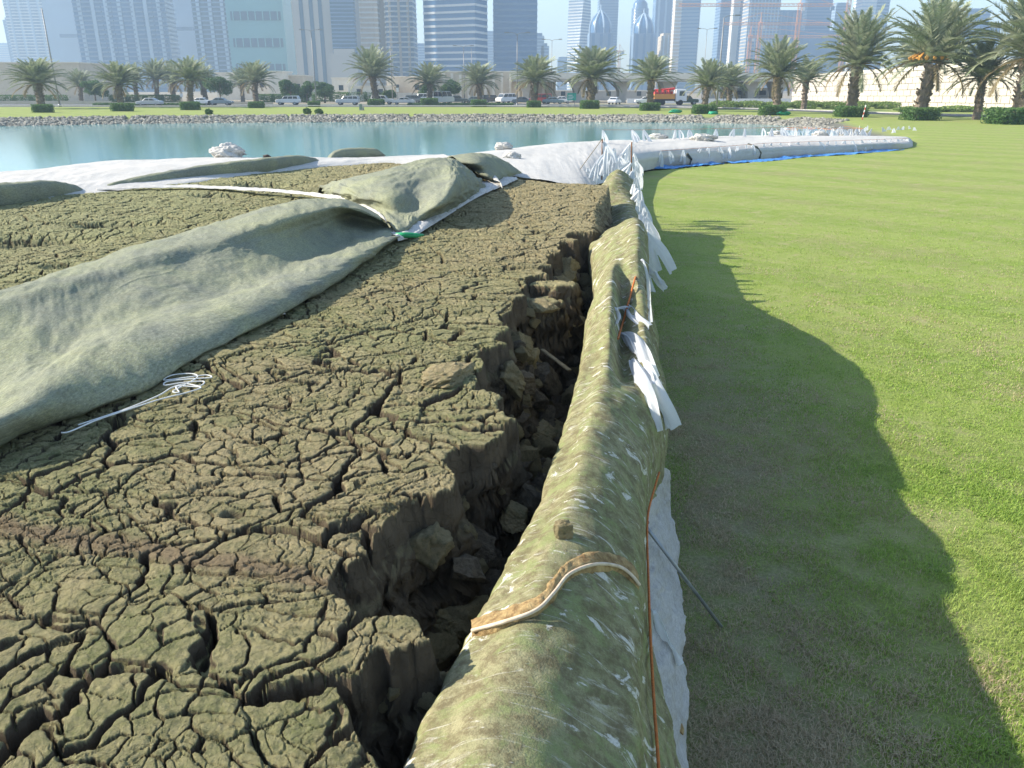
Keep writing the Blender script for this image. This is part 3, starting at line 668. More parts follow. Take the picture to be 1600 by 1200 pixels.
# blue tarpaulin edge under the long bag
def blue(pl, wds, lb, seed):
    rw = []
    for (x, y), w_ in zip(pl, wds):
        a = at(x, y, .0); rw.append([a+Vector((-.2, .5, .05)), a+Vector((0, .1, .05*w_+.02)), a+Vector((.05, -.06*w_, .04)), a+Vector((.08, -.14*w_, .02))])
    o = loft('blue_tarpaulin', rw, 120, 18, M_blue, thick=.01, wr=.08, wf=2.0, seed=seed, fine=.04, ff=5); tag(o, lb, 'tarpaulin')
blue([(895, 281), (915, 280), (935, 277), (955, 272)], [.6, .9, .9, .7], 'short blue tarpaulin edge left of the tie cluster', 61)
blue([(1015, 264), (1040, 263.5), (1075, 261), (1105, 258.5), (1130, 256)], [.4, .8, .5, .5, .1], 'narrow blue tarpaulin edge under the near end of the long white bag', 63)
blue([(1140, 256), (1175, 253.5), (1210, 251), (1245, 247), (1270, 245), (1320, 242), (1370, 238), (1410, 235)], [.3, 1.0, .9, .1, .05, .6, .1, .05], 'long blue tarpaulin edge under the far part of the white bag', 65)

# ------------------------------------------------------------------ ties, ropes, pole, string
def ribbon(pts, wds, side, parent=None, mat=M_tie, name='tail', n=24, curl=.0, seed=0):
    C_ = crom([tuple(p) for p in pts], n); W_ = np.interp(np.linspace(0, 1, n), np.linspace(0, 1, len(wds)), wds)
    vs = []; nc_ = 7; sd = Vector(side).normalized()
    for i in range(n):
        d = Vector(C_[min(i+1, n-1)]-C_[max(i-1, 0)]).normalized(); a = (sd-d*sd.dot(d)).normalized(); nn = d.cross(a)
        for k in range(nc_):
            s_ = k/(nc_-1)-.5; bend = .22*W_[i]*math.sin(s_*9+seed+i*.25)+curl*W_[i]*(s_*s_*2)
            vs.append(Vector(C_[i])+a*(s_*W_[i])+nn*bend)
    o = np_mesh(name, np.array([tuple(v) for v in vs]), grid_faces(n, nc_), mat, parent, True); return o
def big_tie(knot, tails, label, group=None):
    k = surf_roll(knot[0], knot[1]) if knot[1] < 900 else at(*knot); dz = k.z-knot[2]; t_ = empty('plastic_tie', k, label=label, cat='plastic tie', group=group)
    kn = lump('knot', (.04, .04, .04), int(knot[0]) % 50, M_tie, .9, .3, 2, 2); kn.parent = t_; kn.location = (0, 0, -.01)
    for j, (pl, wd) in enumerate(tails):
        P = [k+Vector((0, 0, .02))]
        for q in pl:
            hh = _bv.ray_cast(Vector((0, 0, CZ)), Vector(ray(q[0], q[1])).normalized())
            P.append(hh[0]+Vector((0, -.02, .035)) if hh[0] is not None and hh[0].z > .9 else at(q[0], q[1], q[2]))
        ribbon([p-k for p in P], [wd*.4, wd, wd*1.05, wd*.9], (.55, -.3, .78) if j % 2 else (.8, -.5, .3), t_, seed=j*2+knot[0])
    return t_
big_tie((1003, 410, 1.32), [([(1018, 424, 1.30), (1030, 440, 1.26), (1040, 452, 1.20)], .085), ([(1010, 440, 1.18), (1013, 470, 1.0), (1015, 512, .8)], .06)], 'stiff white plastic tie sticking out to the right at the top of the orange cord')
big_tie((962, 487, 1.58), [([(978, 487, 1.58), (992, 502, 1.52), (1013, 517, 1.42)], .08), ([(965, 500, 1.55), (962, 512, 1.50)], .05)], 'white plastic tie bent in a loop over the fold midway up the roll')
big_tie((972, 526, 1.50), [([(990, 532, 1.46), (1005, 560, 1.34), (1022, 600, 1.1)], .10), ([(985, 545, 1.42), (998, 555, 1.34)], .07)], 'white plastic tie hanging from the lower knot of the orange cord')
big_tie((988, 568, 1.42), [([(1002, 585, 1.35), (1022, 625, 1.2), (1050, 670, 1.05)], .15), ([(1000, 600, 1.3), (1015, 640, 1.12), (1028, 680, .9)], .10), ([(1003, 590, 1.33), (1012, 612, 1.22)], .12)], 'largest wide white plastic tie with split tails hanging over the lawn')
big_tie((1018, 960, .72), [([(1030, 985, .66), (1043, 1010, .58), (1058, 1040, .5)], .08), ([(1014, 1000, .66), (1012, 1020, .6)], .035)], 'white plastic tie lying on the liner skirt near the bottom of the roll')
# orange cord in two visible runs
def cord(pts, rad, label, mat=M_rope, name='cord', cat='cord', n=90):
    P = [Vector(a) for a in crom([tuple(p) for p in pts], n)]
    o = MB().tube(P, rad, 6).build(name, mat, smooth=True); return tag(o, label, cat)
cord([surf_roll(965, 535)+Vector((0, 0, .02)), surf_roll(974, 505)+Vector((0, 0, .02)), surf_roll(984, 470)+Vector((0, 0, .025)), surf_roll(992, 440)+Vector((0, 0, .02)), at(1000, 412, 1.34)], .009, 'orange cord pulled tight between the white ties on the upper roll')
cord([at(1031, 1300, 1.02), at(1029, 1200, 1.02), at(1022, 1100, 1.02), at(1016, 990, 1.0), at(1013, 900, 1.0), at(1011, 840, 1.0), at(1013, 800, 1.0), at(1022, 765, 1.0), at(1030, 738, 1.0)], .006, 'long orange cord running down over the white liner skirt')
A, B = at(1007, 820, .90), at(1127, 979, .01)
pl = empty('guy_pole', B, label='thin grey metal pole leaning from the roll to the lawn', cat='pole')
o = MB().tube([A-B, Vector((0, 0, 0))], .011, 10).build('pole', M_metal, pl, True)
cp = lump('cap', (.05, .035, .035), 4, simple('black_rubber', (.02, .02, .02), (.03, .03, .03), 5), .9, .1, 2, 3); cp.parent = pl; cp.location = A-B
# white string coil on the mud
def on_mud(x, y):
    z = 1.5
    for _ in range(3): p = at(x, y, z); z = mz(p.x, p.y)+.004
    p = hit_mud(x, y); return at(x, y, max(p.z, 1.495)+.014)
crv = [(122, 664), (150, 655), (200, 638), (248, 618), (268, 606), (290, 600), (312, 603), (318, 596), (285, 598), (258, 602), (262, 596), (300, 592), (330, 590), (322, 586), (290, 590), (256, 594), (270, 586), (300, 584), (308, 590), (280, 606), (270, 612), (280, 613), (276, 604), (300, 604), (314, 606), (290, 614), (250, 624), (200, 640), (150, 657), (110, 674), (96, 676)]
cord([on_mud(*q) for q in crv], .0042, 'tangled coil of thin white string lying on the cracked mud', simple('white_string', (.75, .75, .72), (.65, .65, .62), 20), 'string', 'string', 300)
cord([on_mud(*q) for q in ((396, 496), (412, 494), (430, 491), (446, 490))], .006, 'short white string piece beside the fold foot', MATS['white_string'], 'string', 'string', 30)

# small ties hanging from cords along the bags
def make_tie(sd):
    r_ = random.Random(sd); t_ = empty('plastic_tie', (0, 0, 0), label='x', cat='plastic tie')
    m_ = MB()
    for s_ in (-1, 1):
        L = r_.uniform(.26, .46); a = s_*r_.uniform(.0, .07); wd = r_.uniform(.04, .065); pts = [(0, 0, 0), (a*.5, -.02, -L*.25), (a*1.1, -.04, -L*.6), (a*1.6+r_.uniform(-.03, .03), -.03, -L)]
        ribbon([Vector(p) for p in pts], [wd*.5, wd, wd*1.1], (1, .2, 0), t_, n=10, seed=sd+s_)
    return t_
protos = [make_tie(100+i) for i in range(5)]; used = [False]*5
def place_tie(p, label, group, i, sc=1.0, up=False, tilt=None):
    k = i % 5
    if used[k]: o = copy_tree(protos[k])
    else: o = protos[k]; used[k] = True
    o.location = p; o['label'] = label; o['group'] = group
    rg = random.Random(i*7+3); o.scale = (sc*rg.uniform(1.1, 1.7), sc, sc*rg.uniform(.75, 1.2)*(-1 if up else 1))
    o.rotation_euler = (rg.uniform(-.25, .25), rg.uniform(-.45, .45), rg.uniform(-.9, .9)); return o
G1 = 'plastic ties hanging on the near cord of the long white bag'
fx = [1032, 1044, 1066, 1094, 1106, 1122, 1138, 1150, 1164, 1175, 1192, 1204, 1218, 1232, 1246, 1262, 1278, 1292, 1304, 1318, 1330, 1344, 1356, 1368, 1380, 1390, 1400, 1408, 1416, 1424]
cpts = []
for i, x in enumerate(fx):
    p = bag_pt(min(x, 1417), np.interp(x, [1030, 1200, 1424], [241, 228, 220]))+Vector((0, -.12, .14)); cpts.append(p)
    place_tie(p, 'white plastic tie in the row on the near side of the long white bag', G1, i, 1.6)
cord(sorted(cpts, key=lambda p: p.x), .008, 'orange cord along the near side of the long white bag', n=160)
G2 = 'plastic ties standing on the far rim of the long white bag'; cpts = []
for i, x in enumerate([942, 988, 1006, 1056, 1062, 1078, 1120, 1148, 1165, 1193, 1208, 1222, 1243, 1262]):
    p = bag_pt(x, 222-(x-940)*.03)+Vector((0, .3, .46)); cpts.append(p)
    place_tie(p, 'white plastic tie in the row on the far rim of the long white bag', G2, i+40, 1.8)
cord(cpts, .008, 'orange cord along the far rim of the long white bag', n=120)
G3 = 'plastic ties strung along the gravel shore beyond the bag'; cpts = []
for i, x in enumerate(np.linspace(1215, 1356, 40)):
    y = np.interp(x, [1215, 1300, 1356], [203, 201, 200])+random.uniform(-4, 4); p = at(float(x)+random.uniform(-3, 3), y, .25); cpts.append(p)
    place_tie(p, 'white plastic tie in the dense line along the gravel shore', G3, i+80, 2.7)
cord(sorted(cpts[::4], key=lambda p: p.x), .01, 'orange cord holding the ties along the gravel shore', n=120)
G4 = 'plastic ties on the lawn past the gravel shore'
for i, (x, y) in enumerate([(1362, 201), (1378, 199), (1388, 198), (1396, 201), (1404, 198), (1412, 198), (1420, 197), (1428, 199)]):
    place_tie(at(x, y, .25), 'white plastic tie in the sparse line crossing the lawn past the shore', G4, i+130, 2.8)
G5 = 'plastic ties clustered at the far end of the green roll'
cl = [(918, 262), (925, 266), (934, 250), (942, 222), (948, 228), (952, 236), (956, 244), (960, 232), (964, 252), (968, 246), (972, 240), (976, 236), (980, 250), (984, 228), (988, 222), (990, 240), (994, 252), (998, 262)]
for i, (x, y) in enumerate(cl):
    place_tie(at_d(x, y, 19.6+(i % 4)*.4 if x > 930 else 21.5), 'white plastic tie in the thick cluster at the far end of the green roll', G5, i+150, 1.5)
G6 = 'plastic ties hanging in a column down the far side of the green roll'
cpts = []
for i, (x, y, d) in enumerate([(985, 248, 19), (989, 262, 18.4), (993, 272, 17.5), (990, 282, 16.6), (1000, 285, 16.0), (996, 296, 15.2), (1002, 300, 14.6), (1006, 312, 14.0), (1000, 322, 13.4), (1008, 326, 13), (1012, 335, 12.6), (1005, 344, 12), (1012, 350, 11.5), (1008, 372, 10.6), (992, 258, 18.7), (1009, 318, 13.7), (996, 288, 16.2)]):
    p = at_d(x, y+(6 if d > 16 else 13), d); cpts.append(p); place_tie(p, 'white plastic tie in the column hanging over the lawn side of the far roll', G6, i+180, 1.75)
tp, bp = at_d(941, 216, 21), at_d(903, 262, 21)
cord([at_d(905, 266, 21.5), at_d(941, 217, 20.5)], .010, 'thin cord slanting up to the tie cluster from the white bag', simple('grey_cord', (.30, .26, .2), (.2, .17, .13), 20))
# stakes in the cluster
M_stake = simple('rusty_stake', (.22, .10, .05), (.14, .07, .04), 20, .8)
for i, (x, y0, y1, d) in enumerate(((941, 217, 262, 20.8), (987, 222, 262, 19.2))):
    a, b_ = at_d(x, y0, d), at_d(x, y1, d); o = MB().tube([b_-Vector((0, 0, .3)), a], .018, 8).build('rebar_stake', M_stake, smooth=True)
    tag(o, ['rusty stake at the left of the tie cluster holding the slanting cord', 'rusty stake at the right of the tie cluster by the roll end'][i], 'stake')

# loose clods and debris in the crater
CL = [(690, 975, .98, .30, .24, 'large rounded mud boulder with a cracked top in the nearest part of the crater'), (720, 1000, .95, .18, .12, 'low mud lump between the large boulder and the roll'),
      (885, 425, 1.15, .30, .20, 'pale sunlit mud block at the far end of the crater'), (848, 480, .95, .36, .14, 'pale flat mud slab halfway down the far crater'), (845, 345+330, .75, .35, .2, 'mud lump in the deep middle of the crater beside the roll'),
      (850, 735, .7, .25, .16, 'broken mud lump deep in the crater'), (705, 590, 1.42, .46, .14, 'raised crusty mud block at the crater rim with a pale salty top'), (820, 560, .8, .3, .2, 'dark mud lump below the crater rim'),
      (905, 500, 1.1, .22, .16, 'mud lump wedged against the roll in the far crater'), (800, 800, .75, .28, .18, 'mud lump in the shaded near crater beside the roll')]
for i, (x, y, z, w_, h_, lb) in enumerate(CL):
    o = lump('mud_clod', (w_, w_*.8, h_), 60+i, M_clod, .7, .08, 2.0, 6, .3, .055, 12); o.location = hit_mud(x, y)-Vector((0, 0, h_*.35)); o.rotation_euler = (0, 0, i*1.3); tag(o, lb, 'mud clod')
srcs = []
for i in range(330):
    y = random.uniform(1.75, 9.8)**1.0; xa = np.interp(y, CY, CX)+.05; xb = np.interp(y, *RL)+.05
    if xb-xa < .08: continue
    x = xa+(xb-xa)*random.random()**(2.2 if i % 2 else 1); s_ = random.choice([.06, .09, .13, .18, .26] if mz(x, y) < 1.2 else [.04, .06, .09])*random.uniform(.8, 1.25)
    if mz(x, y) > 1.36: continue
    if len(srcs) < 7:
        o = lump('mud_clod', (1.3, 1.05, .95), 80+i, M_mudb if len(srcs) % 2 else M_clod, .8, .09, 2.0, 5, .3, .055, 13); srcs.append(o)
    else: o = srcs[i % 7].copy(); COL.objects.link(o)
    o.scale = (s_, s_*random.uniform(.8, 1.2), s_); o.location = (x, y, mz(x, y)-.10*s_); o.rotation_euler = (random.uniform(-.5, .5), random.uniform(-.5, .5), random.uniform(0, 6))
    tag(o, 'crumbled mud clod among the rubble on the crater floor', 'mud clod', 'crumbled clods on the crater floor')
o = MB().box(-.02, .02, -.22, .22, -.008, .008).build('wood_splinter', simple('old_wood', (.30, .24, .15), (.18, .14, .08), 12), bevel=.004)
o.location = at(868, 562, 1.0); o.rotation_euler = (.15, .1, .55); tag(o, 'pale wooden splinter lying across the crater rubble', 'splinter')
# ------------------------------------------------------------------ grass blades on the near lawn
def grass(name, n, y0, y1, hmin, hmax, wd, seed, label):
    r_ = np.random.default_rng(seed)
    y = y0*(y1/y0)**(r_.random(n)**.9); x0 = np.interp(y, RRt[0], RRt[1])*.93+.02; x = x0+(.72*y+.9-x0)*r_.random(n)
    cl_ = fbm(x*5, y*5, seed, 3); keep = (r_.random(n) < .6+cl_) & (r_.random(n) > sstep(.45*y1, y1, y)*.95); x, y, cl_, x0 = x[keep], y[keep], cl_[keep], x0[keep]; n = len(x)
    a = r_.random(n)*6.283; h = (hmin+(hmax-hmin)*r_.random(n))*(1+.5*cl_); lean = r_.random(n)*1.1+.25
    base = np.stack([x, y, np.zeros(n)], 1); dv = np.stack([np.cos(a), np.sin(a), np.zeros(n)], 1); pv = np.stack([-np.sin(a), np.cos(a), np.zeros(n)], 1)
    W_ = (wd*(.6+.8*r_.random(n)))[:, None]
    mid_ = base+dv*(h*lean*.35)[:, None]+np.array([0, 0, 1])*(h*.62)[:, None]; tip = base+dv*(h*lean)[:, None]+np.array([0, 0, 1])*(h*(1-.33*lean*.6))[:, None]
    V = np.stack([base-pv*W_, base+pv*W_, mid_+pv*W_*.8, mid_-pv*W_*.8, tip+pv*W_*.15, tip-pv*W_*.15], 1).reshape(-1, 3)
    i = np.arange(n)*6; F = np.concatenate([np.stack([i, i+1, i+2, i+3], 1), np.stack([i+3, i+2, i+4, i+5], 1)])
    dist = x-x0; thatch = fbm(x*1.6, y*1.1, 9, 3)+.78*np.exp(-((dist-.55)/.8)**2)*sstep(13, 8, y)+.0
    mi = ((r_.random(n)+thatch*.9) > .88).astype(int); mi = np.concatenate([mi, mi])
    o = np_mesh(name, V, F, [M_blade, M_straw], None, False, midx=mi); return tag(o, label, kind='stuff')
def blade(name, a, b_, c):
    m, t, b = newmat(name); b.inputs['Roughness'].default_value = .55; b.inputs['Specular IOR Level'].default_value = .25
    g = N(t, 'ShaderNodeNewGeometry'); v = coords(t)
    col = ramp(t, g.outputs['Random Per Island'], [(0.0, a), (.5, b_), (1.0, c)])
    col = mix(t, ramp(t, noise(t, v, 1.1, 4, .6), [(.45, 0.0), (.7, .55)]), col, tuple(k*.8+.05 for k in (c[0]*1.1, c[1]*.95, c[2])))
    t.links.new(col, b.inputs['Base Color'])
    ts = N(t, 'ShaderNodeBsdfTranslucent'); t.links.new(col, ts.inputs[0]); mx = N(t, 'ShaderNodeMixShader'); mx.inputs[0].default_value = .3
    out = [n for n in t.nodes if n.type == 'OUTPUT_MATERIAL'][0]
    t.links.new(b.outputs[0], mx.inputs[1]); t.links.new(ts.outputs[0], mx.inputs[2]); t.links.new(mx.outputs[0], out.inputs[0]); return m
M_blade = blade('grass_blade', (.17, .285, .04), (.29, .425, .07), (.42, .54, .125))
M_straw = blade('dry_blade', (.48, .38, .23), (.60, .50, .33), (.38, .30, .18))
grass('grass', 360000, 2.3, 11, .012, .040, .0018, 1, 'short grass blades and dry straw of the near lawn')
grass('grass', 260000, 5.5, 32, .010, .026, .0038, 2, 'short grass tufts of the middle lawn')

# ------------------------------------------------------------------ far bank: riprap, road, hedges
def rocks():
    bm = bmesh.new(); bmesh.ops.create_icosphere(bm, subdivisions=1, radius=1); B = np.array([v.co[:] for v in bm.verts]); Fq = np.array([[v.index for v in f.verts] for f in bm.faces]); bm.free()
    Vs, Fs = [], []; n = 0; cnt = 0; r_ = np.random.default_rng(5)
    while cnt < 12000:
        i = r_.integers(0, 10); f = r_.random(); ax, ay, bx, by = PX[i], PY[i], PX[(i+1) % len(PX)], PY[(i+1) % len(PX)]
        if i == 0: f = .75+.25*f
        L = math.hypot(bx-ax, by-ay)
        if r_.random() > L/45: continue
        nx_, ny_ = -(by-ay)/L, (bx-ax)/L
        if ny_ < 0: nx_, ny_ = -nx_, -ny_
        o_ = r_.uniform(-1.2, 4.4)
        x = ax+(bx-ax)*f+nx_*o_; y = ay+(by-ay)*f+ny_*o_
        if abs(x) > y*.75+5 or y < 38: continue
        z = float(ground_z(np.array([x]), np.array([y]))[0])
        s_ = r_.uniform(.09, .25)
        V = B*(1+.35*(r_.random((len(B), 1))-.5))*np.array([s_*1.3, s_, s_*.8])
        a = r_.random()*6.28; V = V@np.array([[math.cos(a), math.sin(a), 0], [-math.sin(a), math.cos(a), 0], [0, 0, 1]])
        Vs.append(V+np.array([x, y, z+s_*.25])); Fs.append(Fq+n); n += len(B); cnt += 1
    m, t, b = newmat('shore_rock'); b.inputs['Roughness'].default_value = .9
    g = N(t, 'ShaderNodeNewGeometry'); t.links.new(ramp(t, g.outputs['Random Per Island'], [(0, (.10, .10, .085)), (.5, (.24, .225, .185)), (1, (.38, .36, .30))]), b.inputs['Base Color'])
    o = np_mesh('shore_rocks', np.concatenate(Vs), np.concatenate(Fs), m, None, False); tag(o, 'grey rubble stones lining the far shore of the pond', kind='stuff')
rocks()
M_asph = simple('asphalt', (.16, .16, .165), (.13, .13, .135), 1.5, .9, .3, 60, .01)
M_kerb = simple('kerb', (.50, .49, .46), (.40, .39, .37), 2, .85)
def road(name, cl, w_, z, mat, lab, th=0):
    C_ = crom([(p[0], p[1], z) for p in cl], 120); vs = []
    for i in range(len(C_)):
        d = C_[min(i+1, len(C_)-1)]-C_[max(i-1, 0)]; d /= np.linalg.norm(d); n_ = np.array([-d[1], d[0], 0])
        vs += [C_[i]-n_*w_/2, C_[i]+n_*w_/2]
    o = np_mesh(name, np.array(vs), grid_faces(len(C_), 2), mat, None, True)
    if th: md = o.modifiers.new('thickness', 'SOLIDIFY'); md.thickness = th; md.offset = -1
    tag(o, lab, kind='structure'); return o
sr = [at(1700, 187), at(1600, 184.5), at(1500, 181), at(1400, 178.5), at(1300, 175), at(1200, 171.5), at(1100, 169.5), at(1000, 168), at(800, 166.8), at(600, 166.3)]
road('service_road', sr, 6.0, .035, M_asph, 'narrow service road past the palms')
def off(cl, o_): # offset outwards in y
    return [(p[0], p[1]+o_, 0) for p in cl]
road('kerb', off(sr, -3.4), .25, .13, M_kerb, 'pale kerb of the service road', .14)
road('road', [(-300, 166), (-100, 166), (0, 165), (60, 163), (180, 154)], 24, .02, M_asph, 'main road with traffic beyond the lawn')
road('kerb', [(-300, 153.4), (-100, 153.4), (0, 152.4), (20, 152)], .4, .14, M_kerb, 'kerb of the main road', .15)
# --- leafy masses
M_hedge = blade('hedge_leaf', (.05, .12, .03), (.08, .17, .04), (.13, .22, .06))
M_leaf = blade('tree_leaf', (.04, .10, .03), (.07, .15, .04), (.12, .20, .06))
M_frond = blade('palm_frond', (.19, .24, .13), (.29, .34, .20), (.42, .45, .31))
M_frond_dry = blade('dry_frond', (.28, .22, .12), (.34, .28, .16), (.22, .18, .10))
M_bark = simple('palm_bark', (.23, .185, .14), (.12, .095, .07), 7, .95, .8, 14, .08)
def leafy(name, blobs, n, leaf, mat, seed, parent=None, box=False):
    r_ = np.random.default_rng(seed); Vs = []
    per = n//len(blobs)
    for (cx, cy, cz, rx, ry, rz) in blobs:
        d = r_.normal(size=(per, 3)); d /= np.linalg.norm(d, axis=1, keepdims=True)
        if box: d = d/np.maximum(np.abs(d).max(1, keepdims=True), .01)
        rad = (.55+.5*r_.random((per, 1)))**.6
        nz = fbm(d[:, 0]*2.2+seed, d[:, 1]*2.2+d[:, 2]*2.2, seed, 3)[:, None]
        c_ = d*rad*(1+(0.12 if box else .5)*nz)*np.array([rx, ry, rz])+np.array([cx, cy, cz])
        u = r_.normal(size=(per, 3)); u /= np.linalg.norm(u, axis=1, keepdims=True); v_ = np.cross(u, r_.normal(size=(per, 3))); v_ /= np.linalg.norm(v_, axis=1, keepdims=True)
        l = leaf*(.6+.8*r_.random((per, 1))); Vs.append(np.stack([c_-u*l, c_+v_*l*.5, c_+u*l, c_-v_*l*.5], 1))
    V = np.concatenate(Vs).reshape(-1, 3); F = np.arange(len(V)).reshape(-1, 4)
    return np_mesh(name, V, F, mat, parent, False)
def palm(seed, H, L, nf, label='x'):
    r_ = random.Random(seed); root = empty('date_palm', (0, 0, 0), label=label, cat='palm tree', group=None)
    m_ = MB(); lx, ly = r_.uniform(-.25, .25), r_.uniform(-.2, .2); prof = []
    for i in range(15):
        f = i/14; prof.append((Vector((lx*f*f, ly*f*f, H*f)), (.34-.10*f+(.05 if i % 2 else 0)+(.14*max(0, f-.82)/.18))))
    m_.tube([p for p, _ in prof], [q for _, q in prof], 10); 
    for k in range(90):                        # old frond stubs
        f = r_.random()**.7; a = r_.random()*6.28; p = Vector((lx*f*f, ly*f*f, H*f)); d = Vector((math.cos(a), math.sin(a), .8)); m_.tube([p+d*.2, p+d*.42], [.07, .03], 4)
    m_.build('trunk', M_bark, root, False)
    Vs, Fs, Ms = [], [], []; n = 0; top = Vector((lx, ly, H+.1))
    m2 = MB()
    for k in range(nf):
        a = k*2.39996+r_.uniform(-.2, .2); u = (k+.5)/nf; el0 = math.radians(88-78*u**1.15-(10 if u > .9 else 0)+r_.uniform(-9, 9)); LL = L*(.80+.2*math.sin(u*3.1))*r_.uniform(.85, 1.1)
        droop = math.radians(30+42*u+r_.uniform(-16, 22)); dry = u > .93; tw = r_.uniform(-.25, .25)
        p = top.copy(); pts = [p.copy()]; ns = 16; dirs = []
        for j in range(ns):
            f = j/ns; el = el0-droop*f**1.3; aa_ = a+tw*f; d = Vector((math.cos(aa_)*math.cos(el), math.sin(aa_)*math.cos(el), math.sin(el))); dirs.append(d); p = p+d*LL/ns; pts.append(p.copy())
        m2.tube(pts[::3]+[pts[-1]], [.045, .035, .028, .02, .014, .01, .006][:len(pts[::3])+1], 3, 1 if dry else 0, False)
        for j in range(2, ns*4):
            f = j/(ns*4); q = f*ns; i0 = min(int(q), ns-1); c_ = pts[i0].lerp(pts[i0+1], q-i0); d = dirs[i0]
            s_ = d.cross(Vector((0, 0, 1))); s_ = s_.normalized() if s_.length > .05 else Vector((-math.sin(a), math.cos(a), 0)); upv = s_.cross(d).normalized()
            ll = LL*.165*(math.sin(math.pi*min(1, f*.86+.12))**.6)*r_.uniform(.8, 1.2)
            for sg in (-1, 1):
                e = (s_*sg*.72+d*.75+upv*r_.uniform(.0, .55)).normalized(); tip = c_+e*ll+Vector((0, 0, -ll*.18)); wv_ = d*.034+upv*.014
                Vs += [c_-wv_, c_+wv_, c_.lerp(tip, .55)+wv_*.9, tip]; Fs.append((n, n+1, n+2, n+3)); Ms.append(1 if dry else 0); n += 4
    b0 = len(m2.v); m2.v += [tuple(v) for v in Vs]; m2.f += [[i+b0 for i in f] for f in Fs]; m2.m += Ms
    m2.build('crown', [M_frond, M_frond_dry], root); return root
PR = [palm(1, 2.5, 3.4, 84), palm(2, 3.1, 3.4, 74), palm(3, 2.3, 3.1, 92), palm(4, 3.2, 3.7, 96)]
PH = [5.5, 6.1, 5.1, 6.5]; PU = [False]*4
def put_palm(px, base_y, top_y, label, grp, wpx=None):
    k = int(px*7) % 4; b_ = at(px, base_y, 0); X_, Y_, Z_ = ray(px, top_y); tz = CZ+b_.y*Z_/Y_
    sc = tz/PH[k]; sx_ = sc if not wpx else sc*wpx
    o = copy_tree(PR[k]) if PU[k] else PR[k]; PU[k] = True
    o.location = b_; o.scale = (sx_, sx_, sc); o.rotation_euler = (0, 0, px*1.7); o['label'] = label
    if grp: o['group'] = grp
    if px == 1436:
        m_ = MB()
        for q in range(16): a = q*.4; m_.tube([(0, 0, PH[k]*.47), (math.cos(a)*.5, math.sin(a)*.5, PH[k]*.56), (math.cos(a)*.95, math.sin(a)*.95, PH[k]*.50)], [.03, .03, .09], 5)
        m_.build('fruit_stalks', simple('orange_fruit_stalk', (.75, .38, .08), (.65, .30, .06), 8), o)
    return o
G_P = 'date palms with clipped shrub skirts along the far shore'; G_Q = 'date palms farther back along the road'
front = [(66, 170, 88, 'squat date palm at the left frame side beside the tallest lamp post', 1.15), (190, 168, 94, 'date palm left of the silver saloon car', 1.1), (299, 168, 88, 'broad date palm standing between the silver saloon and the white saloon', 1.15),
 (401, 165, 94, 'date palm just left of the pale jeep on the road', 1.15), (588, 164, 72, 'tall upright date palm in front of the beige balcony tower', .95), (672, 164, 97, 'date palm in front of the white minibus', 1.1), (750, 163, 95, 'date palm with a drooping side before the banded glass tower', 1.1),
 (834, 167, 84, 'date palm left of the red van', 1.05), (922, 168, 70, 'large date palm in front of the twisted tower and domed tower', 1.15), (1015, 171, 83, 'bushy date palm hiding part of the orange lorry', 1.15), (1100, 174, 92, 'slender date palm left of the curved lamp post', 1.0),
 (1212, 177, 58, 'date palm in front of the white retaining wall end', .9), (1328, 181, 12, 'tall date palm beside the small red and white post', .85), (1436, 186, -6, 'tallest date palm with orange fruit stalks at the right', .95), (1590, 190, -25, 'date palm cut off by the right frame edge', .95)]
for px, by, ty, lb, wp in front: put_palm(px, by, ty, lb, G_P, wp)
backp = [(128, 160, 108, 'small hazy palm behind the gap right of the first palm'), (215, 160, 98, 'grey green palm just behind the second palm'), (247, 160, 92, 'tall pale palm in the row behind the silver saloon'), (272, 159, 96, 'hazy palm left of the third front palm'), (322, 159, 98, 'palm half hidden right of the third front palm'), (380, 159, 106, 'small palm behind the fourth front palm'),
  (1138, 168, 95, 'darker palm right of the curved lamp post'), (1255, 172, 88, 'drooping palm between the retaining wall end and the marker post'), (1415, 165, 55, 'pale palm behind the white pickup cab'), (1478, 166, 60, 'leaning thin palm right of the tallest palm')]
for px, by, ty, lb in backp: put_palm(px, by, ty, lb, G_Q, 1.0)
put_palm(1525, 187, 60, 'palm with a thin bare trunk between the tallest palm and the frame edge', G_Q, 1.0)
